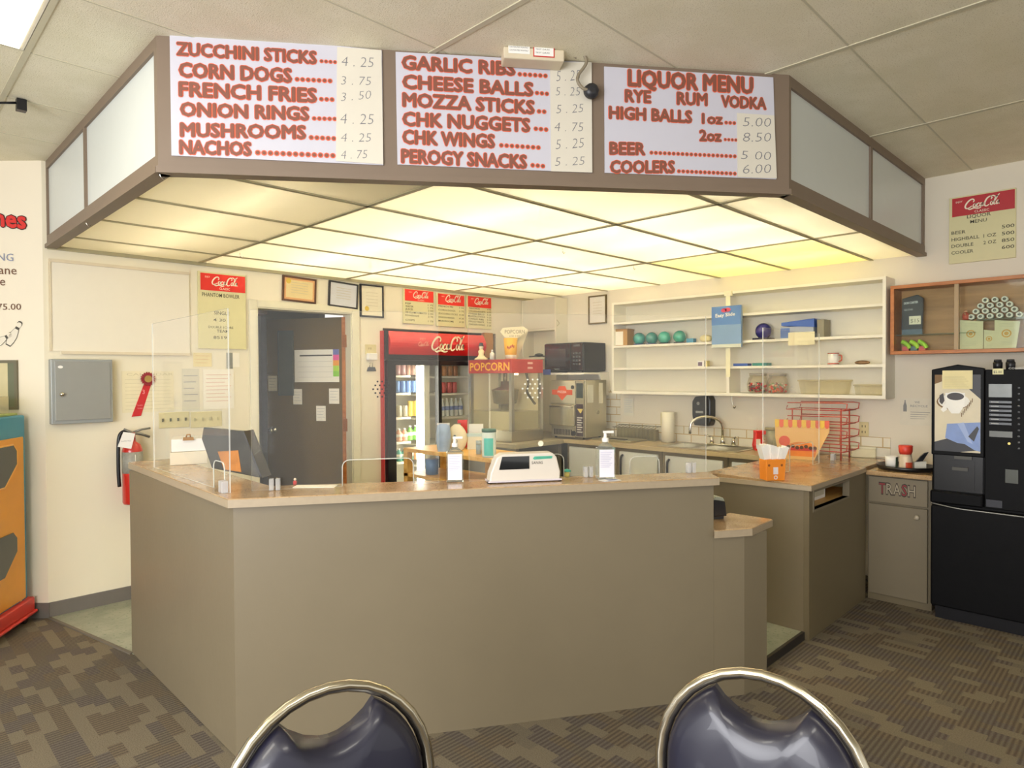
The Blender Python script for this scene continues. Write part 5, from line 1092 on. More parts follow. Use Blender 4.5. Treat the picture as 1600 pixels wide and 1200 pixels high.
p = shp(1346, Z2, .06); k = span(1, p); t = thing('brooch_pile', 'little brown crumpled packet on the lower shelf near its right end', 'packet', p, FSH.rot); t.name = 'crumpled_packet'
MB().ball((0, .02, 3*k), 6*k, 12, 7, (1.9, .8, .55)).build('packet', M('#8a6a4a', .6, var=.4, scale=40), t)
jar = clear('jar_plastic', '#fbf8ee', .4, .06)
rnd = random.Random(3)
for px, lab, cols in ((1184, 'clear plastic jar of red and dark candy on the bottom shelf', ['#d8333a', '#c92f35', '#4a3a34', '#e9d8d0', '#7a7a70']), (1215, 'clear plastic jar of orange and green candy on the bottom shelf', ['#e0603a', '#d8433a', '#7fae6a', '#e8a06a', '#e9dcc8'])):
    p = shp(px, Z1, .10); k = span(1, p); t = thing('candy_jar', lab, 'jar', p, 0, 'candy jars on the bottom shelf')
    MB().lathe([(11*k, 0), (15*k, 4*k), (16*k, 14*k), (13.5*k, 24*k), (12*k, 25*k), (12*k, 30*k)], n=22).build('jar', jar, t); MB().lathe([(12.6*k, 27*k), (12.6*k, 31*k), (0, 31*k)], n=22).build('lid', clear('jar_lid', '#f3ecd8', .4, .3), t)
    b = MB()
    for i in range(60):
        a_ = rnd.random()*6.28; rr = math.sqrt(rnd.random())*12.5*k; z_ = 2.5*k+rnd.random()*13*k; b.ball((rr*math.cos(a_), rr*math.sin(a_), z_), 2.3*k, 6, 4, (1, 1, .8), rnd.randrange(5))
    b.build('candy', [M(c_, .35) for c_ in cols], t)['kind'] = 'stuff'
for px, w_, h_, lab in ((1284, 36, 20, 'clear lidded plastic bin on the bottom shelf right of the candy jars'), (1358, 22, 14, 'low clear plastic tub at the right end of the bottom shelf')):
    p = shp(px, Z1, .05); k = span(1, p); t = thing('plastic_bin', lab, 'bin', p, FSH.rot, 'clear plastic bins on the bottom shelf')
    MB().prism([(-w_*.9*k, 0), (w_*.9*k, 0), (w_*k, h_*k), (-w_*k, h_*k)], 0, .12, ax='y').build('bin', clear('bin_plastic', '#fbf8ec', .4, .07), t, bevel=.004); MB().box(-w_*1.03*k, w_*1.03*k, -.006, .126, h_*k, h_*k+.012).build('lid', clear('bin_lid', '#fbf6e4', .4, .15), t)
# hanging strip and the pack on it
x0, z1 = FSH.at(1133, 457, -.03); x1, z0 = FSH.at(1140, 589, -.03)
t = thing('hanging_strip', 'cream plastic clip strip hanging in front of the shelf', 'strip', FSH.w(x0, -.02, z0), FSH.rot); MB().box(0, x1-x0, 0, .004, 0, z1-z0).build('strip', M('#f0eac8', .4), t); MB().box(-.012, x1-x0+.012, -.004, .02, z1-z0-.03, z1-z0+.01).build('clip', M('#f2ecd0', .4), t)
x0, z1 = FSH.at(1111, 480, -.06); x1, z0 = FSH.at(1157, 542, -.06)
t = thing('hanging_pack', 'blue EASY SLIDE pack hanging on the clip strip', 'pack', FSH.w(x0, -.05, z0), FSH.rot); w, h = x1-x0, z1-z0
gm = M('#86a4c8', .4, var=.1, scale=2)
MB().box(0, w, 0, .028, 0, h).build('pack', [gm], t, bevel=.003); MB().box(.0, w, -.001, 0, h*.55, h).build('upper_print', M('#5f86bf', .4, var=.12, scale=3), t); MB().box(0, w, -.001, 0, 0, h*.08).build('lower_band', M('#d9dccc', .4), t)
b = MB(); bold(b, 'Easy Slide', w*.14, h*.74, -.0022, h*.085, h*.004, 0, w*.80, h*.76); b.build('lettering', paperw, t)
b = MB(); b.disc(w*.43, h*.90, -.0020, w*.10, rz=h*.05); b.disc(w*.56, h*.91, -.0020, w*.10, rz=h*.05); b.build('emblem', M('#d8506a', .4), t)

# ================================================================ PINE TABLE BEHIND THE BAR
t = thing('pine_table', 'pine table with a lower shelf behind the bar in front of the drinks cooler', 'table', (3.10, 3.12, .046))
MB().box(0, .42, 0, 1.22, .874, .904).build('top', pine, t, bevel=.003)
for x in (.0, .37):
    for y in (.0, 1.16, .60): MB().box(x, x+.05, y+.005, y+.055, 0, .874).build('leg', pine, t)
MB().box(.0, .42, .0, 1.22, .68, .705).build('shelf', pine, t); MB().box(.0, .02, .055, 1.16, .80, .874).build('apron', pine, t) if 0 else None
ZPT = .951
def tp(px, d=.10): dd = ray(px, 690); s_ = (3.10+d)/dd.x; return Vector((3.10+d, dd.y*s_, ZPT))
def tpz(px, pyb): return at(px, pyb, 'z', ZPT)
p = tp(693, .06); k = span(1, p); t = thing('snack_bag', 'blue and white striped snack bag standing on the pine table', 'bag', p, R(-50))
def bagf(u, v): a_ = 2*math.pi*u; f = 1-.75*max(0, v-.55)/.45 ; w_ = 11*k*(.85+.2*math.sin(math.pi*v)); return (w_*math.cos(a_), 6*k*f*math.sin(a_), 43*k*v)
MB().grid(bagf, 18, 10).build('bag', M('#9fb2c8', .3, var=.55, scale=10), t); MB().box(-10*k, 10*k, -.006, .006, 41*k, 44*k).build('seal', M('#d9d6cc', .4), t)
p = tp(714, .19); k = span(1, p); t = thing('flour_bag', 'rounded cream paper bag behind the striped snack bag', 'bag', p, R(-45))
def bag2(u, v): a_ = 2*math.pi*u; s_ = math.sin(math.pi*min(1, .12+v*.86)); return (16*k*s_**.5*math.cos(a_), 6*k*s_**.6*math.sin(a_), 40*k*v)
MB().grid(bag2, 18, 10).build('bag', M('#e4dabb', .6, var=.12, scale=6), t)
b = MB(); b.text('10', -4*k, 12*k, -6.4*k, 5*k); b.disc(-3*k, 22*k, -6.4*k, 2*k); b.build('print', M('#6a7a86', .5), t)
p = tp(725, .33); k = span(1, p); tag(MB().box(-5*k, 5*k, 0, .03, 0, 43*k).box(-10*k, -5*k, 0, .03, 38*k, 43*k).build('red_handle', M('#c9352c', .4), None, p, R(-45)), 'red plastic scoop handle standing behind the cream bag', 'scoop').name = 'red_scoop'
p = tp(744, .355); k = span(1, p); tag(MB().box(-11*k, 11*k, 0, .03, 0, 38*k).build('white_carton', M('#e3e0d2', .6), None, p, R(-45)), 'plain white carton behind the wipes tub', 'box')
p = tp(742, .30); k = span(1, p); t = thing('glove_box', 'low pale teal dispenser box in front of the white carton', 'box', p, R(-45)); MB().box(-12*k, 12*k, 0, .02, 0, 20*k).build('box', M('#dcd6b8', .5), t); MB().box(-13*k, 13*k, -.004, .023, 20*k, 25*k).build('lid', M('#b9d0c8', .5), t)
p = tp(748, .12); k = span(1, p); t = thing('jar', 'small grey blue jar left of the wipes tub', 'jar', p); MB().lathe([(4.4*k, 0), (4.4*k, 15*k)], n=14).build('jar', M('#8fa3a8', .4), t); MB().lathe([(4.6*k, 15.1*k), (4.6*k, 21*k), (0, 21*k)], n=14).build('lid', M('#aab8b4', .4), t)
p = tp(764, .06); k = span(1, p); t = thing('wipes_tub', 'tall white and turquoise wipes tub with dark green lid', 'tub', p, R(-45))
MB().lathe([(10.5*k, 0), (11*k, 2*k), (11*k, 39*k)], n=20).build('tub', M('#d8e4dc', .35), t); b = MB(); b.lathe([(11.1*k, 3*k), (11.1*k, 30*k)], n=20, a0=-2.3, a1=-.9); b.build('label', M('#4fc6b8', .4, var=.15), t); MB().lathe([(11.4*k, 39.1*k), (11.4*k, 44*k), (0, 44.5*k)], n=20).build('lid', M('#3f6a58', .4), t)
p = Vector((3.14, 3.22, .752)); t = thing('black_box', 'dark picture box on the lower shelf of the pine table', 'box', p, R(-45)); MB().box(-.01, .16, 0, .1, 0, .13).build('box', M('#3c3f3c', .5, var=.5, scale=30), t)
p = Vector((3.2, 4.1, .752)); t = thing('blue_tub', 'blue tub on the lower shelf of the pine table', 'tub', p); MB().lathe([(.05, 0), (.055, .12), (.05, .12)], n=16).build('tub', M('#5a86b8', .4), t)
# ================================================================ OAK DISPLAY CASE
FO = Fr((XB-.20, 0, 0), -90)
x0, z1 = FO.at(1391, 447); _, z0 = FO.at(1395, 554); xd, _ = FO.at(1494, 500); Wo = 1.28; Ho = z1-z0
t = thing('display_case', 'oak wall display case with sliding glass doors above the coffee machine', 'display case', FO.w(x0, 0, z0), FO.rot); Dc = .198
MB().rring(0, Wo, 0, Ho, .024, 0, Dc-.012).build('frame', oak, t, bevel=.002)
MB().box(.0, Wo, Dc-.012, Dc, 0, Ho).build('back_panel', wood('oak_back', '#9a6a38', '#b5824a'), t)
MB().box(xd-x0-.012, xd-x0+.012, .004, .03, .024, Ho-.024).build('door_stile', M('#a98f66', .35), t)
zg1 = FO.at(1430, 522, .05)[1]-z0; zg2 = FO.at(1550, 497, .05)[1]-z0
MB().box(.024, xd-x0+.1, .04, Dc-.014, zg1-.008, zg1-.002).build('glass_shelf', clear('case_shelf', '#e6efe2', .6, .08), t)
MB().box(xd-x0+.105, Wo-.024, .04, Dc-.014, zg2-.012, zg2-.002).build('glass_shelf', clear('case_shelf', '#e6efe2', .6, .08), t)
cg = clear('case_glass', '#fbfffb', .35, .01)
MB().box(.024, xd-x0+.01, .014, .018, .024, Ho-.024).build('sliding_pane', cg, t); MB().box(xd-x0-.01, Wo-.024, .022, .026, .024, Ho-.024).build('sliding_pane', cg, t)
def ins(px, z, d=.09): x, _ = FO.at(px, 500, d); return FO.w(x, d, z)
p = ins(1424, z0+zg1-.0015, .10); k = span(1, p)
t = thing('glove_pack', 'dark packet with a white price card standing in the oak case', 'packet', p, FO.rot); t.name = 'dark_packet'
MB().prism([(-14*k, 8*k), (15*k, 8*k), (16*k, 56*k), (8*k, 62*k), (-13*k, 57*k)], 0, .03, ax='y').build('packet', M('#2b2d3a', .3, var=.6, scale=25), t, bevel=.003)
MB().box(-13*k, 15*k, -.004, .03, .0, 8.5*k).build('lower_flap', M('#4d6178', .3, var=.4, scale=40), t)
b = MB(); b.box(-3*k, 13*k, -.003, -.0005, 16*k, 29*k); b.text('$15', -1*k, 19*k, -.0036, 6*k, fit=12*k, m=1); b.build('price_card', [paper, M('#8a8a70', .6)], t)
b = MB(); bold(b, 'DON CARTER', -10*k, 48*k, -.001, 3.4*k, .2*k, 0, 9*k, 49*k); b.text('GLOVE', -10*k, 38*k, -.001, 3*k, fit=12*k); b.build('lettering', M('#c9cdd2', .5), t)
for i, (px, col) in enumerate(((1416, '#a8d83a'), (1429, '#b4e03a'), (1442, '#a8d83a'))):
    p = ins(px, z0+.0245, .10); k = span(1, p); t = thing('wrist_strap', ['first', 'middle', 'last'][i]+' of three neon green rolled straps at the bottom left of the oak case', 'strap', p, FO.rot, 'neon straps in the oak case')
    MB().tube(spline([(-6*k, 0, 15*k), (-2*k, .0, 13*k), (3*k, 0, 8*k), (5*k, 0, 4*k)], 5), 3.4*k, 10).build('strap', M(col, .5, var=.1), t); MB().box(-5*k, 4*k, -.01, .05, 0, 7*k).build('tag', M('#d8555a' if i % 2 == 0 else '#55707e', .5), t)
# pyramid of white rolls
pr = ins(1553, 0, .10); k = span(1, pr); rows_ = [(1523, 6, 0), (1530, 5, 1), (1541, 4, 2), (1543.5, 3, 3)]
def make_roll():
    o = thing('chalk_roll', '', 'roll', (0, 0, 0), FO.rot, 'pyramid of white rolls in the oak case'); r_ = 4.2*k
    MB().lathe([(r_, 0), (r_, .07)], (0, 0, 0), 14, 0, 'y').build('roll', M('#e4e2d6', .6, var=.05), o); MB().lathe([(r_*.5, -.001), (0, -.0012)], (0, 0, 0), 12, 0, 'y').build('end_print', M('#8f8f86', .6, var=.5, scale=200), o); return o
ro = None; rr_ = 4.3*k; xc, _ = FO.at(1523+31, 500, .08)
for j in range(4):
    n = 6-j if j < 3 else 3
    for i in range(n):
        X = xc+(i-(n-1)/2)*(12.2*k); pos = FO.w(X, .08, z0+zg2+rr_+j*8.3*k-.001)
        lab = '%s white roll from the left in the %s row of the pyramid' % (ORD[i], ['bottom', 'second', 'third', 'top'][j])
        if ro is None: ro = make_roll(); ro.location = pos; ro['label'] = lab
        else: dup(ro, pos, lab)
p = ins(1509, z0+zg2-.001, .09); k = span(1, p); t = thing('red_figure', 'little red figure beside the pyramid of white rolls', 'figurine', p)
MB().lathe([(4*k, 0), (5*k, 4*k), (4.5*k, 9*k), (2*k, 12*k)], n=12).build('body', M('#c8553c', .5), t); MB().ball((0, 0, 13.5*k), 2.6*k, 10, 7).build('head', M('#d8a07a', .5), t); b = MB(); b.tube([(-4*k, 0, 8*k), (-7*k, 0, 10*k)], 1*k, 6); b.tube([(4*k, 0, 8*k), (8*k, 0, 10*k)], 1*k, 6); b.build('arm', M('#d8a07a', .5), t)
for tl, br, lab, d in (((1500, 500), (1536, 548), 'cream certificate sheet with an orange seal, left one in the oak case', .06), ((1554, 500), (1594, 548), 'slanted cream certificate sheet with an orange seal, right one in the oak case', .06), ((1537, 515), (1555, 548), 'small cream sheet between the two seal certificates', .07)):
    xa, za = FO.at(*tl, d); xb_, zb_ = FO.at(*br, d); w, h = xb_-xa, za-z0-.025
    b = MB(); sl = .10*w if tl[0] == 1554 else 0
    b.prism([(0, 0), (w-sl*1.5, 0), (w, h*.92), (0, h)], 0, .002, ax='y'); r_ = w*(.2 if tl[0] != 1537 else .28)
    b.disc(w*.47, h*.52, -.0005, r_, m=1); b.disc(w*.47, h*.52, -.0009, r_*.7, m=0); b.disc(w*.47, h*.52, -.0013, r_*.45, m=1)
    for i in range(3): b.box(w*.2, w*.75, -.0005, -.0002, h*(.86-.05*i), h*(.865-.05*i), 2); b.box(w*.25, w*.7, -.0005, -.0002, h*(.24-.05*i), h*(.245-.05*i), 2)
    tag(b.build('certificate_sheet', [M('#d9d3ae', .6), M('#d0a04e', .6), M('#aaa88a', .6)], None, FO.w(xa, d, z0+.0245), FO.rot), lab, 'certificate', 'certificate sheets in the oak case')
# ================================================================ COFFEE VENDING MACHINE
XV = 4.745; yv = 1.052; FV = Fr((XV, yv, 0), -90)
t = thing('coffee_machine', 'tall black coffee vending machine with a coffee cup picture on its door', 'vending machine', (XV, yv, 0), FV.rot)
Wv = .70; Hv = 1.565; xs = FV.at(1538, 640)[0]; zsh_ = FV.at(1490, 712)[1]; zw = FV.at(1490, 768)[1]; zlin = FV.at(1458, 786)[1]
vb = M('#0c0c0e', .4, var=.2, spec=.12); vb2 = M('#101012', .5, var=.2, spec=.12)
MB().box(.0, Wv, .03, .60, .06, Hv-.03).build('body', vb, t, bevel=.006)
b = MB(); b.prism([(.01, .03), (.01, 1.0), (0, 1.0), (0, Hv-.015), (xs*.5, Hv+.012), (xs, Hv-.012), (xs, zsh_), (.01, zsh_)] if 0 else [(0, zsh_), (xs, zsh_), (xs, Hv-.012), (xs*.5, Hv+.012), (0, Hv-.018)], 0, .03, ax='y'); b.build('picture_door', vb, t, bevel=.005)
MB().box(xs+.002, Wv, 0, .03, zlin+.005, Hv-.02).build('control_door', vb2, t, bevel=.005)
MB().box(.0, Wv, -.012, .03, .08, zlin-.01).build('lower_door', vb2, t, bevel=.01); MB().box(.02, Wv-.02, .02, .5, 0, .08).build('plinth', black, t)
MB().tube(spline([(0, -.012, zlin+.004), (xs*.5, -.02, zlin-.012), (xs, -.014, zlin-.016), (Wv, -.012, zlin-.02)], 5), .005, 6).build('trim_line', M('#8f8f88', .3, .6), t)
b = MB(); b.box(.012, xs-.01, .024, .028, zw, zsh_); b.box(.07, xs-.05, .018, .024, zw+.02, zsh_-.03); b.build('cup_bay', M('#0c0c0e', .3), t)
b = MB(); b.box(.0, xs, -.03, .03, zlin+.008, zw); b.build('drip_ledge', vb, t, bevel=.01); b = MB(); b.box(.11, .19, .004, .02, zw+.13, zw+.15); b.box(.12, .21, .008, .02, zw+.20, zw+.25); b.build('nozzle', M('#4a4840', .35), t)
# printed door picture (flat print): table, saucer, cup, coffee, blue cloth
px0, px1, pz0, pz1 = .018, xs-.018, zsh_+.025, Hv-.05
def V(px, py): return FV.at(px, py)
b = MB(); y = -.0012
def cpoly(pts, y, m):
    b.poly([(min(px1, max(px0, x)), min(pz1, max(pz0, z))) for x, z in pts], y, m)
cpoly([(px0, pz0), (px1, pz0), (px1, pz1), (px0, pz1)], y, 0)
cpoly([V(1460, 690), V(1500, 680), V(1530, 704), V(1500, 712), V(1460, 708)], y-.0003, 6)
cpoly([V(1457, 578), V(1472, 578), V(1472, 596), V(1457, 600)], y-.0003, 5); cpoly([V(1516, 580), V(1534, 580), V(1534, 624), V(1514, 608)], y-.0003, 6)
c_ = V(1489, 628); rx = V(1514, 628)[0]-c_[0]; b.disc(c_[0]-.001, c_[1]+.0, y-.0006, rx*1.04, 24, 5, rz=rx*.60); b.disc(c_[0]+.004, c_[1]+.004, y-.0009, rx, 24, 1, rz=rx*.56)
cu = V(1493, 621); cpoly([V(1477, 614), V(1508, 614), V(1507, 634), V(1499, 646), V(1487, 646), V(1479, 636)], y-.0013, 2); b.disc(cu[0], V(0, 0)[1]*0+cu[1]+.006, y-.0016, rx*.62, 24, 2, rz=rx*.36); b.disc(cu[0], cu[1]+.006, y-.0019, rx*.54, 24, 3, rz=rx*.28)
cpoly([V(1468, 618), V(1474, 614), V(1476, 626), V(1472, 632), V(1468, 628)], y-.0013, 3); cpoly([V(1470, 640), V(1478, 630), V(1480, 640), V(1474, 644)], y-.0014, 2)
for i in range(8): q = V(1502+2.4*i, 648-3.2*i); b.box(q[0], q[0]+.004, y-.0022, y-.002, q[1]-.012, q[1]+.012, 5)
cpoly([V(1480, 662), V(1532, 660), V(1533, 706), V(1522, 703), V(1508, 694), V(1496, 692), V(1477, 684)], y-.0025, 4); cpoly([V(1513, 682), V(1527, 666), V(1530, 670), V(1522, 690)], y-.0028, 6); cpoly([V(1496, 662), V(1506, 660), V(1520, 694), V(1512, 690)], y-.0027, 7)
b.build('picture', [M('#d8cdb0', .35), M('#e9e6dc', .35), M('#f0eee6', .35), M('#2a1d18', .3), M('#7f97cc', .4, var=.2), M('#7a5a2e', .5, var=.3), M('#34353a', .4), M('#9fb2dc', .4)], t)
b = MB(); a_ = V(1473, 579); c_ = V(1520, 608); b.box(a_[0], c_[0], -.008, -.0062, c_[1], a_[1]); 
for i in range(6): b.box(a_[0]+.01, c_[0]-.02-.01*(i % 3), -.0086, -.0082, c_[1]+.012+.012*i, c_[1]+.0135+.012*i, 1)
b.build('paper_sign', [M('#e8dca8', .6), M('#a59a6e', .6)], t)
a_ = V(1545, 600); c_ = V(1581, 621); b = MB(); b.box(a_[0], c_[0], -.003, 0, c_[1], a_[1]); b.build('display', M('#7b8180', .25, var=.3, scale=12), t)
MB().text('OTIS', a_[0]+.006, a_[1]-.022, -.0036, .012, fit=.04).build('lettering', paperw, t) if 0 else None
for i in range(6):
    q = V(1546, 628+6.7*i); b = MB(); b.box(q[0], V(1581, 620)[0], -.006, 0, q[1]-.006, q[1]+.007); b.box(q[0]+.008, q[0]+.045, -.0066, -.0061, q[1]-.001, q[1]+.002, 1); b.build('button', [M('#4d4f52', .3, .3), M('#b9b9b4', .5)], t, bevel=.0)
a_ = V(1546, 673); c_ = V(1582, 684); MB().box(a_[0], c_[0], -.004, 0, c_[1], a_[1]).build('coin_panel', M('#5b5c58', .3, .3), t)
q = V(1577, 693); MB().cyl((q[0], -.006, q[1]), .007, .006, 'y').build('key_lock', M('#b8a860', .3, .7), t)
for i in range(11):
    q = V(1592, 606+9.5*i); MB().lathe([(.006, 0), (.007, -.003), (.004, -.004), (.0, -.004)], (q[0], 0, q[1]), 10, 0, 'y').build('round_key', M('#4a4c50', .3), t)
a_ = V(1551, 576); c_ = V(1568, 585); b = MB(); b.box(a_[0], c_[0], -.003, -.0005, c_[1], a_[1]); b.text('$2.00', a_[0]+.005, c_[1]+.008, -.0035, .014, fit=(c_[0]-a_[0])*.75, m=1); b.build('price_tag', [M('#e8e2b0', .6), ink], t)
a_ = V(1576, 577); MB().text('COLIBRI', a_[0], a_[1], -.0006, .012, fit=.07).build('lettering', M('#c9c9c4', .4), t)
a_ = V(1571, 733); c_ = V(1591, 756); MB().box(a_[0], c_[0], -.004, .0, c_[1], a_[1]).build('coin_return', M('#4a4c46', .3, .4), t)
a_ = V(1541, 780); c_ = V(1566, 794); MB().box(a_[0], c_[0], -.004, .0, c_[1]+.0, a_[1]).build('cup_tray', M('#2f3038', .35), t)
p = at(1559, 569, 'x', XV+.10); k = span(1, p)
for i, px in enumerate((1559, 1579)):
    p = at(px, 569, 'x', XV+.10); tt = thing('cup_sleeve', ['black lidded cup stack on top of the coffee machine, left one', 'black lidded cup stack on top of the coffee machine, right one'][i], 'cup stack', (XV+.10, p.y, Hv-.029), 0, 'cup stacks on the coffee machine')
    MB().lathe([(6*k, 0), (6.4*k, 13*k), (5.6*k, 14*k)], n=16).build('cup', black, tt); MB().lathe([(5.4*k, 14*k), (4.8*k, 18*k), (0, 18*k)], n=16).build('lid', dark, tt)
# recycle notice
x0, z1 = FB.at(1406, 622, -.004); x1, z0 = FB.at(1462, 666, -.004); w, h = x1-x0, z1-z0
b = MB(); b.box(0, w, 0, .002, 0, h); b.prism([(w*.10, h*.50), (w*.20, h*.50), (w*.20, h*.72), (w*.165, h*.86), (w*.165, h*.93), (w*.135, h*.93), (w*.135, h*.86), (w*.10, h*.72)], -.0008, -.0002, 1, 'y')
b.text('WE', w*.42, h*.82, -.0006, h*.08, fit=w*.14, m=1); b.text('RECYCLE', w*.30, h*.68, -.0006, h*.08, fit=w*.48, m=1)
for i in range(4): b.box(w*.3, w*(.85-.05*i), -.0006, -.0002, h*(.48-.08*i), h*(.495-.08*i), 1)
tag(b.build('recycle_notice', [M('#e3ddcb', .6), M('#8f8f8c', .6)], None, FB.w(x0, -.004, z0), FB.rot), 'white WE RECYCLE notice with a bottle drawing on the right wall', 'notice')
# ================================================================ ON THE PENINSULA AND TRASH CABINET
ZPN = ZP+.0008
def pb(px, py): return at(px, py, 'z', ZPN)
p = pb(1213, 751); k = span(1, p)
t = thing('filter_cup', 'orange paper cup box holding folded white napkins on the peninsula', 'napkin holder', p, R(-38)); t.name = 'napkin_holder'
b = MB(); b.prism([(-16*k, 0), (14*k, 0), (16*k, 33*k), (-17*k, 33*k)], 0, .085, ax='y'); b.build('holder', M('#ee8c1e', .45, var=.04), t, bevel=.003)
b = MB(); b.box(-5*k, 3*k, -.001, .0, 10*k, 21*k); b.disc(-1*k, 5*k, -.0008, 3.2*k); b.disc(-1*k, 5*k, -.0012, 1.8*k, m=1); b.disc(-12*k, 24*k, -.0008, 2*k, m=2); b.disc(9*k, 24*k, -.0008, 2*k, m=2); b.build('print', [M('#e6dde0', .5), M('#ee8c1e', .45), M('#8f4a14', .5)], t)
for i in range(9):
    a_ = -24*k+5.4*k*i; MB().prism([(-15*k+3.4*k*i, 26*k), (-11.5*k+3.4*k*i, 26*k), (a_+6.5*k, (52+3*math.sin(i*.7))*k), (a_+.5*k, (54+3*math.sin(i*.7+.4))*k)], .015+.006*(i % 3), .075-.005*(i % 2), ax='y').build('napkin', M('#f4f0e8', .7, var=.03), t)
p = at(1188, 704, 'z', .906); k = span(1, p)
t = thing('sauce_bottle', 'red bottle with a white label left of the orange snack picture', 'bottle', p, R(-45))
MB().prism([(-7*k, 0), (8*k, 0), (7*k, 10*k), (3*k, 24*k), (9*k, 25*k), (9*k, 31*k), (-7*k, 31*k), (-7*k, 20*k), (-9*k, 8*k)], 0, .06, ax='y').build('bottle', M('#d8302c', .35), t, bevel=.004); MB().box(-6.5*k, 0, -.002, 0, 3*k, 18*k).build('label', M('#efe4d2', .5), t); MB().box(-3*k, -1*k, .02, .04, 31*k, 34*k).build('spout', M('#e8dfcc', .4), t)
p = at(1206, 702, 'z', .906); k = span(1, p); t = thing('pepper_tin', 'grey green speckled tin behind the red bottle', 'tin', p); MB().lathe([(10*k, 0), (10*k, 30*k)], n=20).build('tin', speckle('tin_print', '#b9b79a', '#a9a88a', '#6f7a5c', 20, .4), t); MB().lathe([(10.3*k, 30*k), (10.3*k, 34*k), (0, 34*k)], n=20).build('lid', M('#b5a985', .35, .5), t)
# snack stand picture board
FK = Fr((4.87, 2.05, 0), -78); 
q = [FK.at(px, py) for px, py in ((1211, 655), (1296, 660), (1299, 668), (1281, 722), (1216, 714))]
zk = ZPN; t = thing('snack_board', 'orange and yellow snack picture board with striped awning and a burger', 'display board', FK.w(0, 0, zk), FK.rot)
xl, xr = q[0][0], q[1][0]; zt_k = q[0][1]-zk; w = xr-xl
MB().prism([(xl+.03, 0), (xr-.10, 0), (xr, zt_k*.72), (xr, zt_k*.99), (xl, zt_k), (xl, zt_k*.55)], 0, .006, ax='y').build('board', M('#edbd72', .5, var=.10, scale=6), t)
n = 12; b = MB()
for i in range(n):
    xa_, xb__ = xl+w*i/n, xl+w*(i+1)/n; zz = zt_k*.80; b.prism([(xa_, zz+.015), (xa_+w/n*.3, zz), (xa_+w/n*.7, zz), (xb__, zz+.015), (xb__, zt_k), (xa_, zt_k)], -.006, 0, i % 2, 'y')
b.build('awning', [M('#ecc23c', .5), M('#e0603c', .5)], t)
b = MB(); cxk = xl+w*.50; R_ = w*.27
b.poly([(cxk+R_*math.cos(u), zt_k*.30+R_*.42*math.sin(u)) for u in [math.pi*i/12 for i in range(13)]], -.0012, 0); b.poly([(cxk-R_, zt_k*.30), (cxk+R_, zt_k*.30), (cxk+R_*.98, zt_k*.22), (cxk-R_*.98, zt_k*.22)], -.0014, 1); b.poly([(cxk-R_, zt_k*.22), (cxk+R_, zt_k*.22), (cxk+R_*.9, zt_k*.08), (cxk-R_*.9, zt_k*.08)], -.0016, 0)
for i in range(7): b.disc(cxk-R_*.9+R_*.3*i, zt_k*.31+.006*math.sin(i*2), -.002, .014, 8, 2)
b.disc(xl+w*.18, zt_k*.45, -.0012, .04, 16, 3); b.text('SNACKS', xl+w*.36, zt_k*.60, -.0014, zt_k*.08, fit=w*.4, m=1) if 0 else None
b.build('burger_print', [M('#e8872e', .5, var=.2), M('#c93a28', .5), M('#5a3a1a', .5), M('#e0553a', .5)], t)
# red wire rack
FRK = Fr((5.05, 1.80, 0), -90); 
pts0 = FRK.at(1237, 636); pts1 = FRK.at(1322, 640)
xa, xb = FRK.at(1238, 690)[0], FRK.at(1314, 690)[0]
t = thing('wire_rack', 'red wire chip rack with four tiers on the peninsula by the wall', 'rack', FRK.w(xa, 0, ZPN), FRK.rot); w = xb-xa; h = FRK.at(1315, 640)[1]-ZPN
rw = M('#c05040', .4, var=.05); dp = .22
for x in (0, w):
    for y in (0, dp*.8): MB().tube([(x, y, 0), (x, y, h)], .0055, 8).build('upright', rw, t)
for i in range(4):
    z = h*(.98-.27*i)
    for y, dz in ((-.04, .05), (dp*.8+.04, .05)): MB().tube([(-.02, y, z+dz-.02), (-.03, y, z), (w+.02, y, z-.0), (w+.05, y, z+.01), (w+.055, y, z+dz), (w+.02, y, z+dz+.005), (-.02, y, z+dz)], .0042, 6).build('tier_wire', rw, t)
    MB().tube([(w+.03, -.04, z), (w+.03, dp*.8+.04, z)], .0042, 6).build('tier_wire', rw, t); MB().tube([(-.02, -.04, z), (-.02, dp*.8+.04, z)], .0042, 6).build('tier_wire', rw, t)
p = pb(1348, 715); k = span(1, p); t = thing('foam_box', 'cream lidded carton at the wall end of the peninsula', 'box', p, R(-72)); t.name = 'takeout_carton'
MB().prism([(-16*k, 0), (18*k, 0), (18*k, 14*k), (-15*k, 14*k)], 0, .09, ax='y').build('carton', M('#e4dcb4', .5), t, bevel=.004); MB().box(-16.5*k, 18.5*k, -.003, .093, 14.1*k, 17*k).build('lid', M('#ece5c2', .5), t)
t, w, h = on_wall('wall_outlet', 'cream double outlet on the right wall beside the red wire rack', 'outlet', FB, (1342, 659), (1357, 682), -.008)
MB().box(0, w, 0, .008, 0, h).build('plate', cream, t, bevel=.002); b = MB()
for z in (.28, .68):
    b.box(w*.3, w*.3+.006, -.0006, 0, h*z-.006, h*z+.01); b.box(w*.62, w*.62+.006, -.0006, 0, h*z-.006, h*z+.01)
b.build('slots', creamdk, t)
FP2 = Fr((0, 1.74, 0), 0); xg0 = FP2.at(1192, 735)[0]; xg1 = FP2.at(1345, 720)[0]; hp_ = FP2.at(1238, 614)
sg0, sg1 = FP2.at(1234, 740)[0], FP2.at(1270, 740)[0]; ztg = FP2.at(1192, 512)[1]
xg1 = min(xg1, 4.78)
guard(FP2, xg0, xg1, ztg, [(sg0, sg1, FP2.at(1270, 690)[1]-ZPN)], 'clear acrylic guard standing on the peninsula counter', [FP2.at(1298, 735)[0]], (hp_[0], hp_[1], .06, M('#e9e9dc', .5)), z0=ZPN)
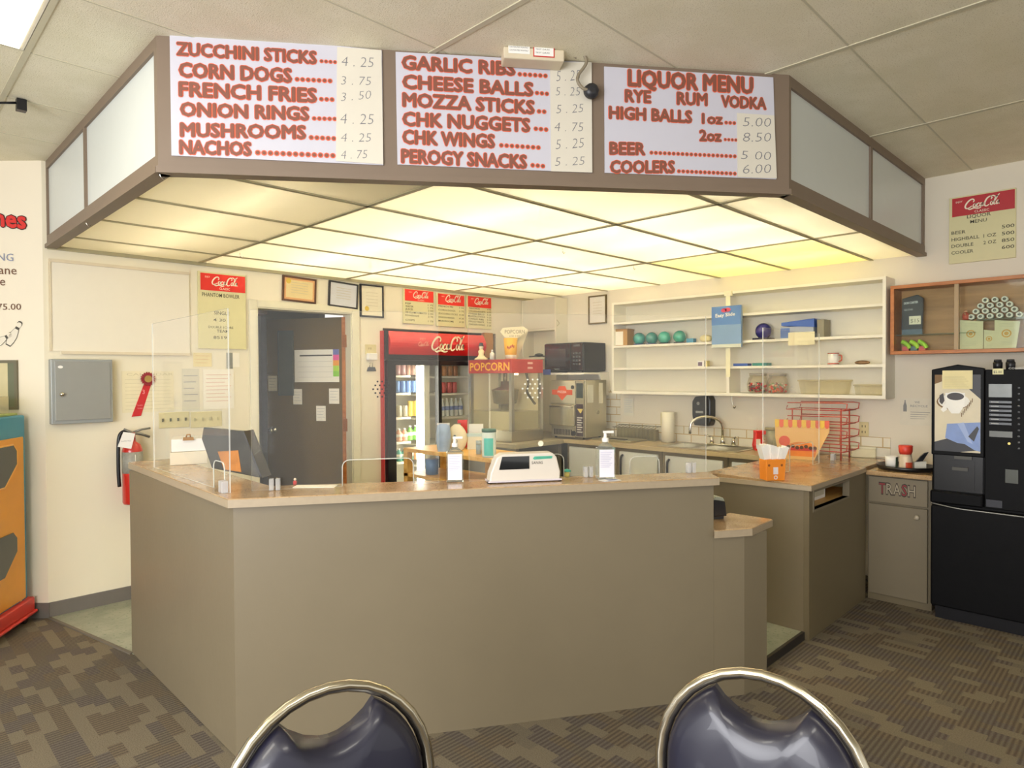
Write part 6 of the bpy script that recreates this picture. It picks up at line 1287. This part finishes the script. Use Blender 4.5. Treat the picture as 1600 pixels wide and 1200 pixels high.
# round tray on the trash cabinet
ZTC = .8755; p = at(1416, 731, 'z', ZTC); k = span(1, p); p = p+Vector((.17, .04, 0)); p.y = min(max(p.y, 1.26), 1.262); p.x = 5.02
t = thing('serving_tray', 'round black serving tray on the trash cabinet', 'tray', p); Rt = .172
MB().lathe([(0, .004), (Rt*.92, .004), (Rt, .03), (Rt*1.02, .03), (Rt*.95, .0), (0, .0)], n=32).build('tray', M('#101012', .3), t)
ztr = ZTC+.0048
def tr(px, dx=0): 
    d = ray(px, 720); s_ = (5.0+dx)/d.x; return Vector((5.0+dx, d.y*s_, ztr))
p = tr(1415, -.03); k = span(1, p); t = thing('sauce_shaker', 'red capped creamer bottle with a red print on the round tray', 'bottle', p); t.name = 'creamer_bottle'
MB().lathe([(9*k, 0), (9.5*k, 4*k), (9*k, 18*k), (7.5*k, 24*k)], n=20).build('bottle', M('#e2cdb0', .4, var=.15), t); MB().lathe([(8*k, 24*k), (9.5*k, 28*k), (10*k, 37*k), (8.8*k, 38*k), (0, 38*k)], n=20).build('cap', M('#d8402e', .4), t); b = MB(); b.lathe([(9.7*k, 2*k), (9.6*k, 12*k)], n=20, a0=-2.9, a1=-1.6); b.build('print', M('#d4502e', .4, var=.3, scale=30), t)
p = tr(1393, -.02); k = span(1, p); t = thing('sugar_pack', 'white cup with a dark green picture on the round tray', 'cup', p); t.name = 'printed_cup'
MB().lathe([(8*k, 0), (9*k, 19*k), (8.4*k, 19*k), (7.5*k, .004), (0, .004)], n=20).build('cup', paperw, t); b = MB(); b.lathe([(8.3*k, 2*k), (9.1*k, 18*k)], n=20, a0=-2.2, a1=-1.1); b.build('print', M('#3a5040', .4, var=.6, scale=50), t)
p = tr(1437, .0); k = span(1, p); t = thing('paper_tray', 'white paper box with dark stir sticks on the round tray', 'box', p, R(-65)); t.name = 'stir_stick_box'
MB().prism([(-7*k, 0), (9*k, 0), (9*k, 14*k), (-7*k, 12*k)], 0, .05, ax='y').build('box', M('#dcd8c8', .6), t)
for i in range(3): MB().prism([(-6*k+3*k*i, 10*k), (-3*k+3*k*i, 10*k), (7*k+3*k*i, 24*k+2*k*i), (3*k+2*k*i, 22*k+2*k*i)], .015, .035, ax='y').build('stick', black, t)
p = tr(1447, .12); k = span(1, p); t = thing('cream_board', 'cream upright packet standing at the right edge of the round tray', 'packet', (5.26, 1.12, .8758), R(-90)); t.name = 'cream_packet'
MB().box(0, .04, 0, .06, 0, .25).build('packet', M('#e2dcb8', .5), t); MB().box(.005, .035, -.001, 0, .03, .2).build('print', M('#cfc49a', .5, var=.3, scale=50), t)
# ================================================================ BANQUET CHAIRS IN FRONT
navy = M('#20202f', .34, var=.12, scale=5, coat=.2); goldchrome = M('#cac2ae', .2, 1, var=.05)
def banquet_chair(loc, rot, label):
    t = thing('banquet_chair', label, 'chair', loc, rot, 'banquet chairs in front of the bar')
    lean = .14; zb, zt = .48, .885; hw = .215
    def P(x, z): return (x, -.20-(0)+lean*(z-.44)*1.0+.0, z)
    # hoop: straight sides that close in a round arch
    pts = [P(-hw*.92, .44), P(-hw*.98, .58)]+[P(-hw*math.cos(a_), .665+.215*math.sin(a_)) for a_ in [math.pi*i/16 for i in range(17)]]+[P(hw*.98, .58), P(hw*.92, .44)]
    pts = [(x, y+.42, z) for x, y, z in pts]
    MB().tube(pts, .0145, 12, flat=.85).build('back_frame', goldchrome, t)
    n = 24
    def edge(i): a_ = math.pi*i/n; return (-hw*.93*math.cos(a_), .665+.195*math.sin(a_))
    out = [(-.19, .50), (-.198, .60)]+[edge(i) for i in range(1, 9)]
    a0, a1 = edge(8), edge(16)
    out += [(a0[0]+(a1[0]-a0[0])*u, a0[1]-.052*math.sin(math.pi*u)**.8) for u in (.1, .25, .4, .5, .6, .75, .9)]
    out += [edge(i) for i in range(16, 24)]+[(.198, .60), (.19, .50)]
    cx = 0; cz = .66; vs = []; N = len(out)
    rings = ((1.0, .004), (.985, -.014), (.93, -.030), (.82, -.040), (.5, -.044), (.001, -.046))
    for f, off in rings:
        for x, z in out: X, Z = x*f, cz+(z-cz)*f; q = P(X, Z); vs.append((q[0], q[1]+.42+off, q[2]))
    fs = [(j*N+i, j*N+(i+1) % N, (j+1)*N+(i+1) % N, (j+1)*N+i) for j in range(len(rings)-1) for i in range(N)]
    b = MB(); b.add(vs, fs, 0, True); vb_ = []
    for x, z in out: q = P(x, z); vb_.append((q[0], q[1]+.42+.02, q[2]))
    b.add(vs[:N]+vb_, [(i, (i+1) % N, N+(i+1) % N, N+i) for i in range(N)]+[tuple(range(N, 2*N))], 0); b.build('backrest', navy, t)
    def seatf(u, v): a_ = 2*math.pi*u; r_ = [1.0, 1.0, .97, .75, .001][v_i(v)]; return (.225*r_*sg(math.cos(a_)), .02+.215*r_*sg(math.sin(a_)), [.425, .455, .478, .492, .496][v_i(v)])
    def sg(c): return math.copysign(abs(c)**.6, c)
    def v_i(v): return int(round(v*4))
    MB().grid(seatf, 32, 4).build('seat', navy, t)
    MB().box(-.20, .20, -.17, .21, .405, .424).build('seat_pan', black, t, bevel=.01)
    for x in (-1, 1):
        MB().tube([(x*hw*.92, .225, .45), (x*hw*.95, .25, .25), (x*.215, .29, .001)], .0125, 8).build('leg', goldchrome, t); MB().tube([(x*.20, -.16, .415), (x*.21, -.185, .2), (x*.215, -.20, .001)], .0125, 8).build('leg', goldchrome, t)
    return t
def chair_at(px, py, dyaw, label):
    zt = .893; z = zt-CAM.z; p = at(px, py, 'z', zt); rot = R(-45+dyaw)
    # the top of the hoop sits behind the chair's origin by this much
    off = -.20+.14*(.88-.44)+.42
    n_ = Vector((-math.sin(rot), math.cos(rot), 0)); o = p-n_*off; banquet_chair((o.x, o.y, 0), rot, label)
chair_at(512, 1066, 33, 'navy vinyl banquet chair with round chrome back, in front of the bar corner')
chair_at(1190, 1046, -33, 'navy vinyl banquet chair with round chrome back, in front of the low bar end')
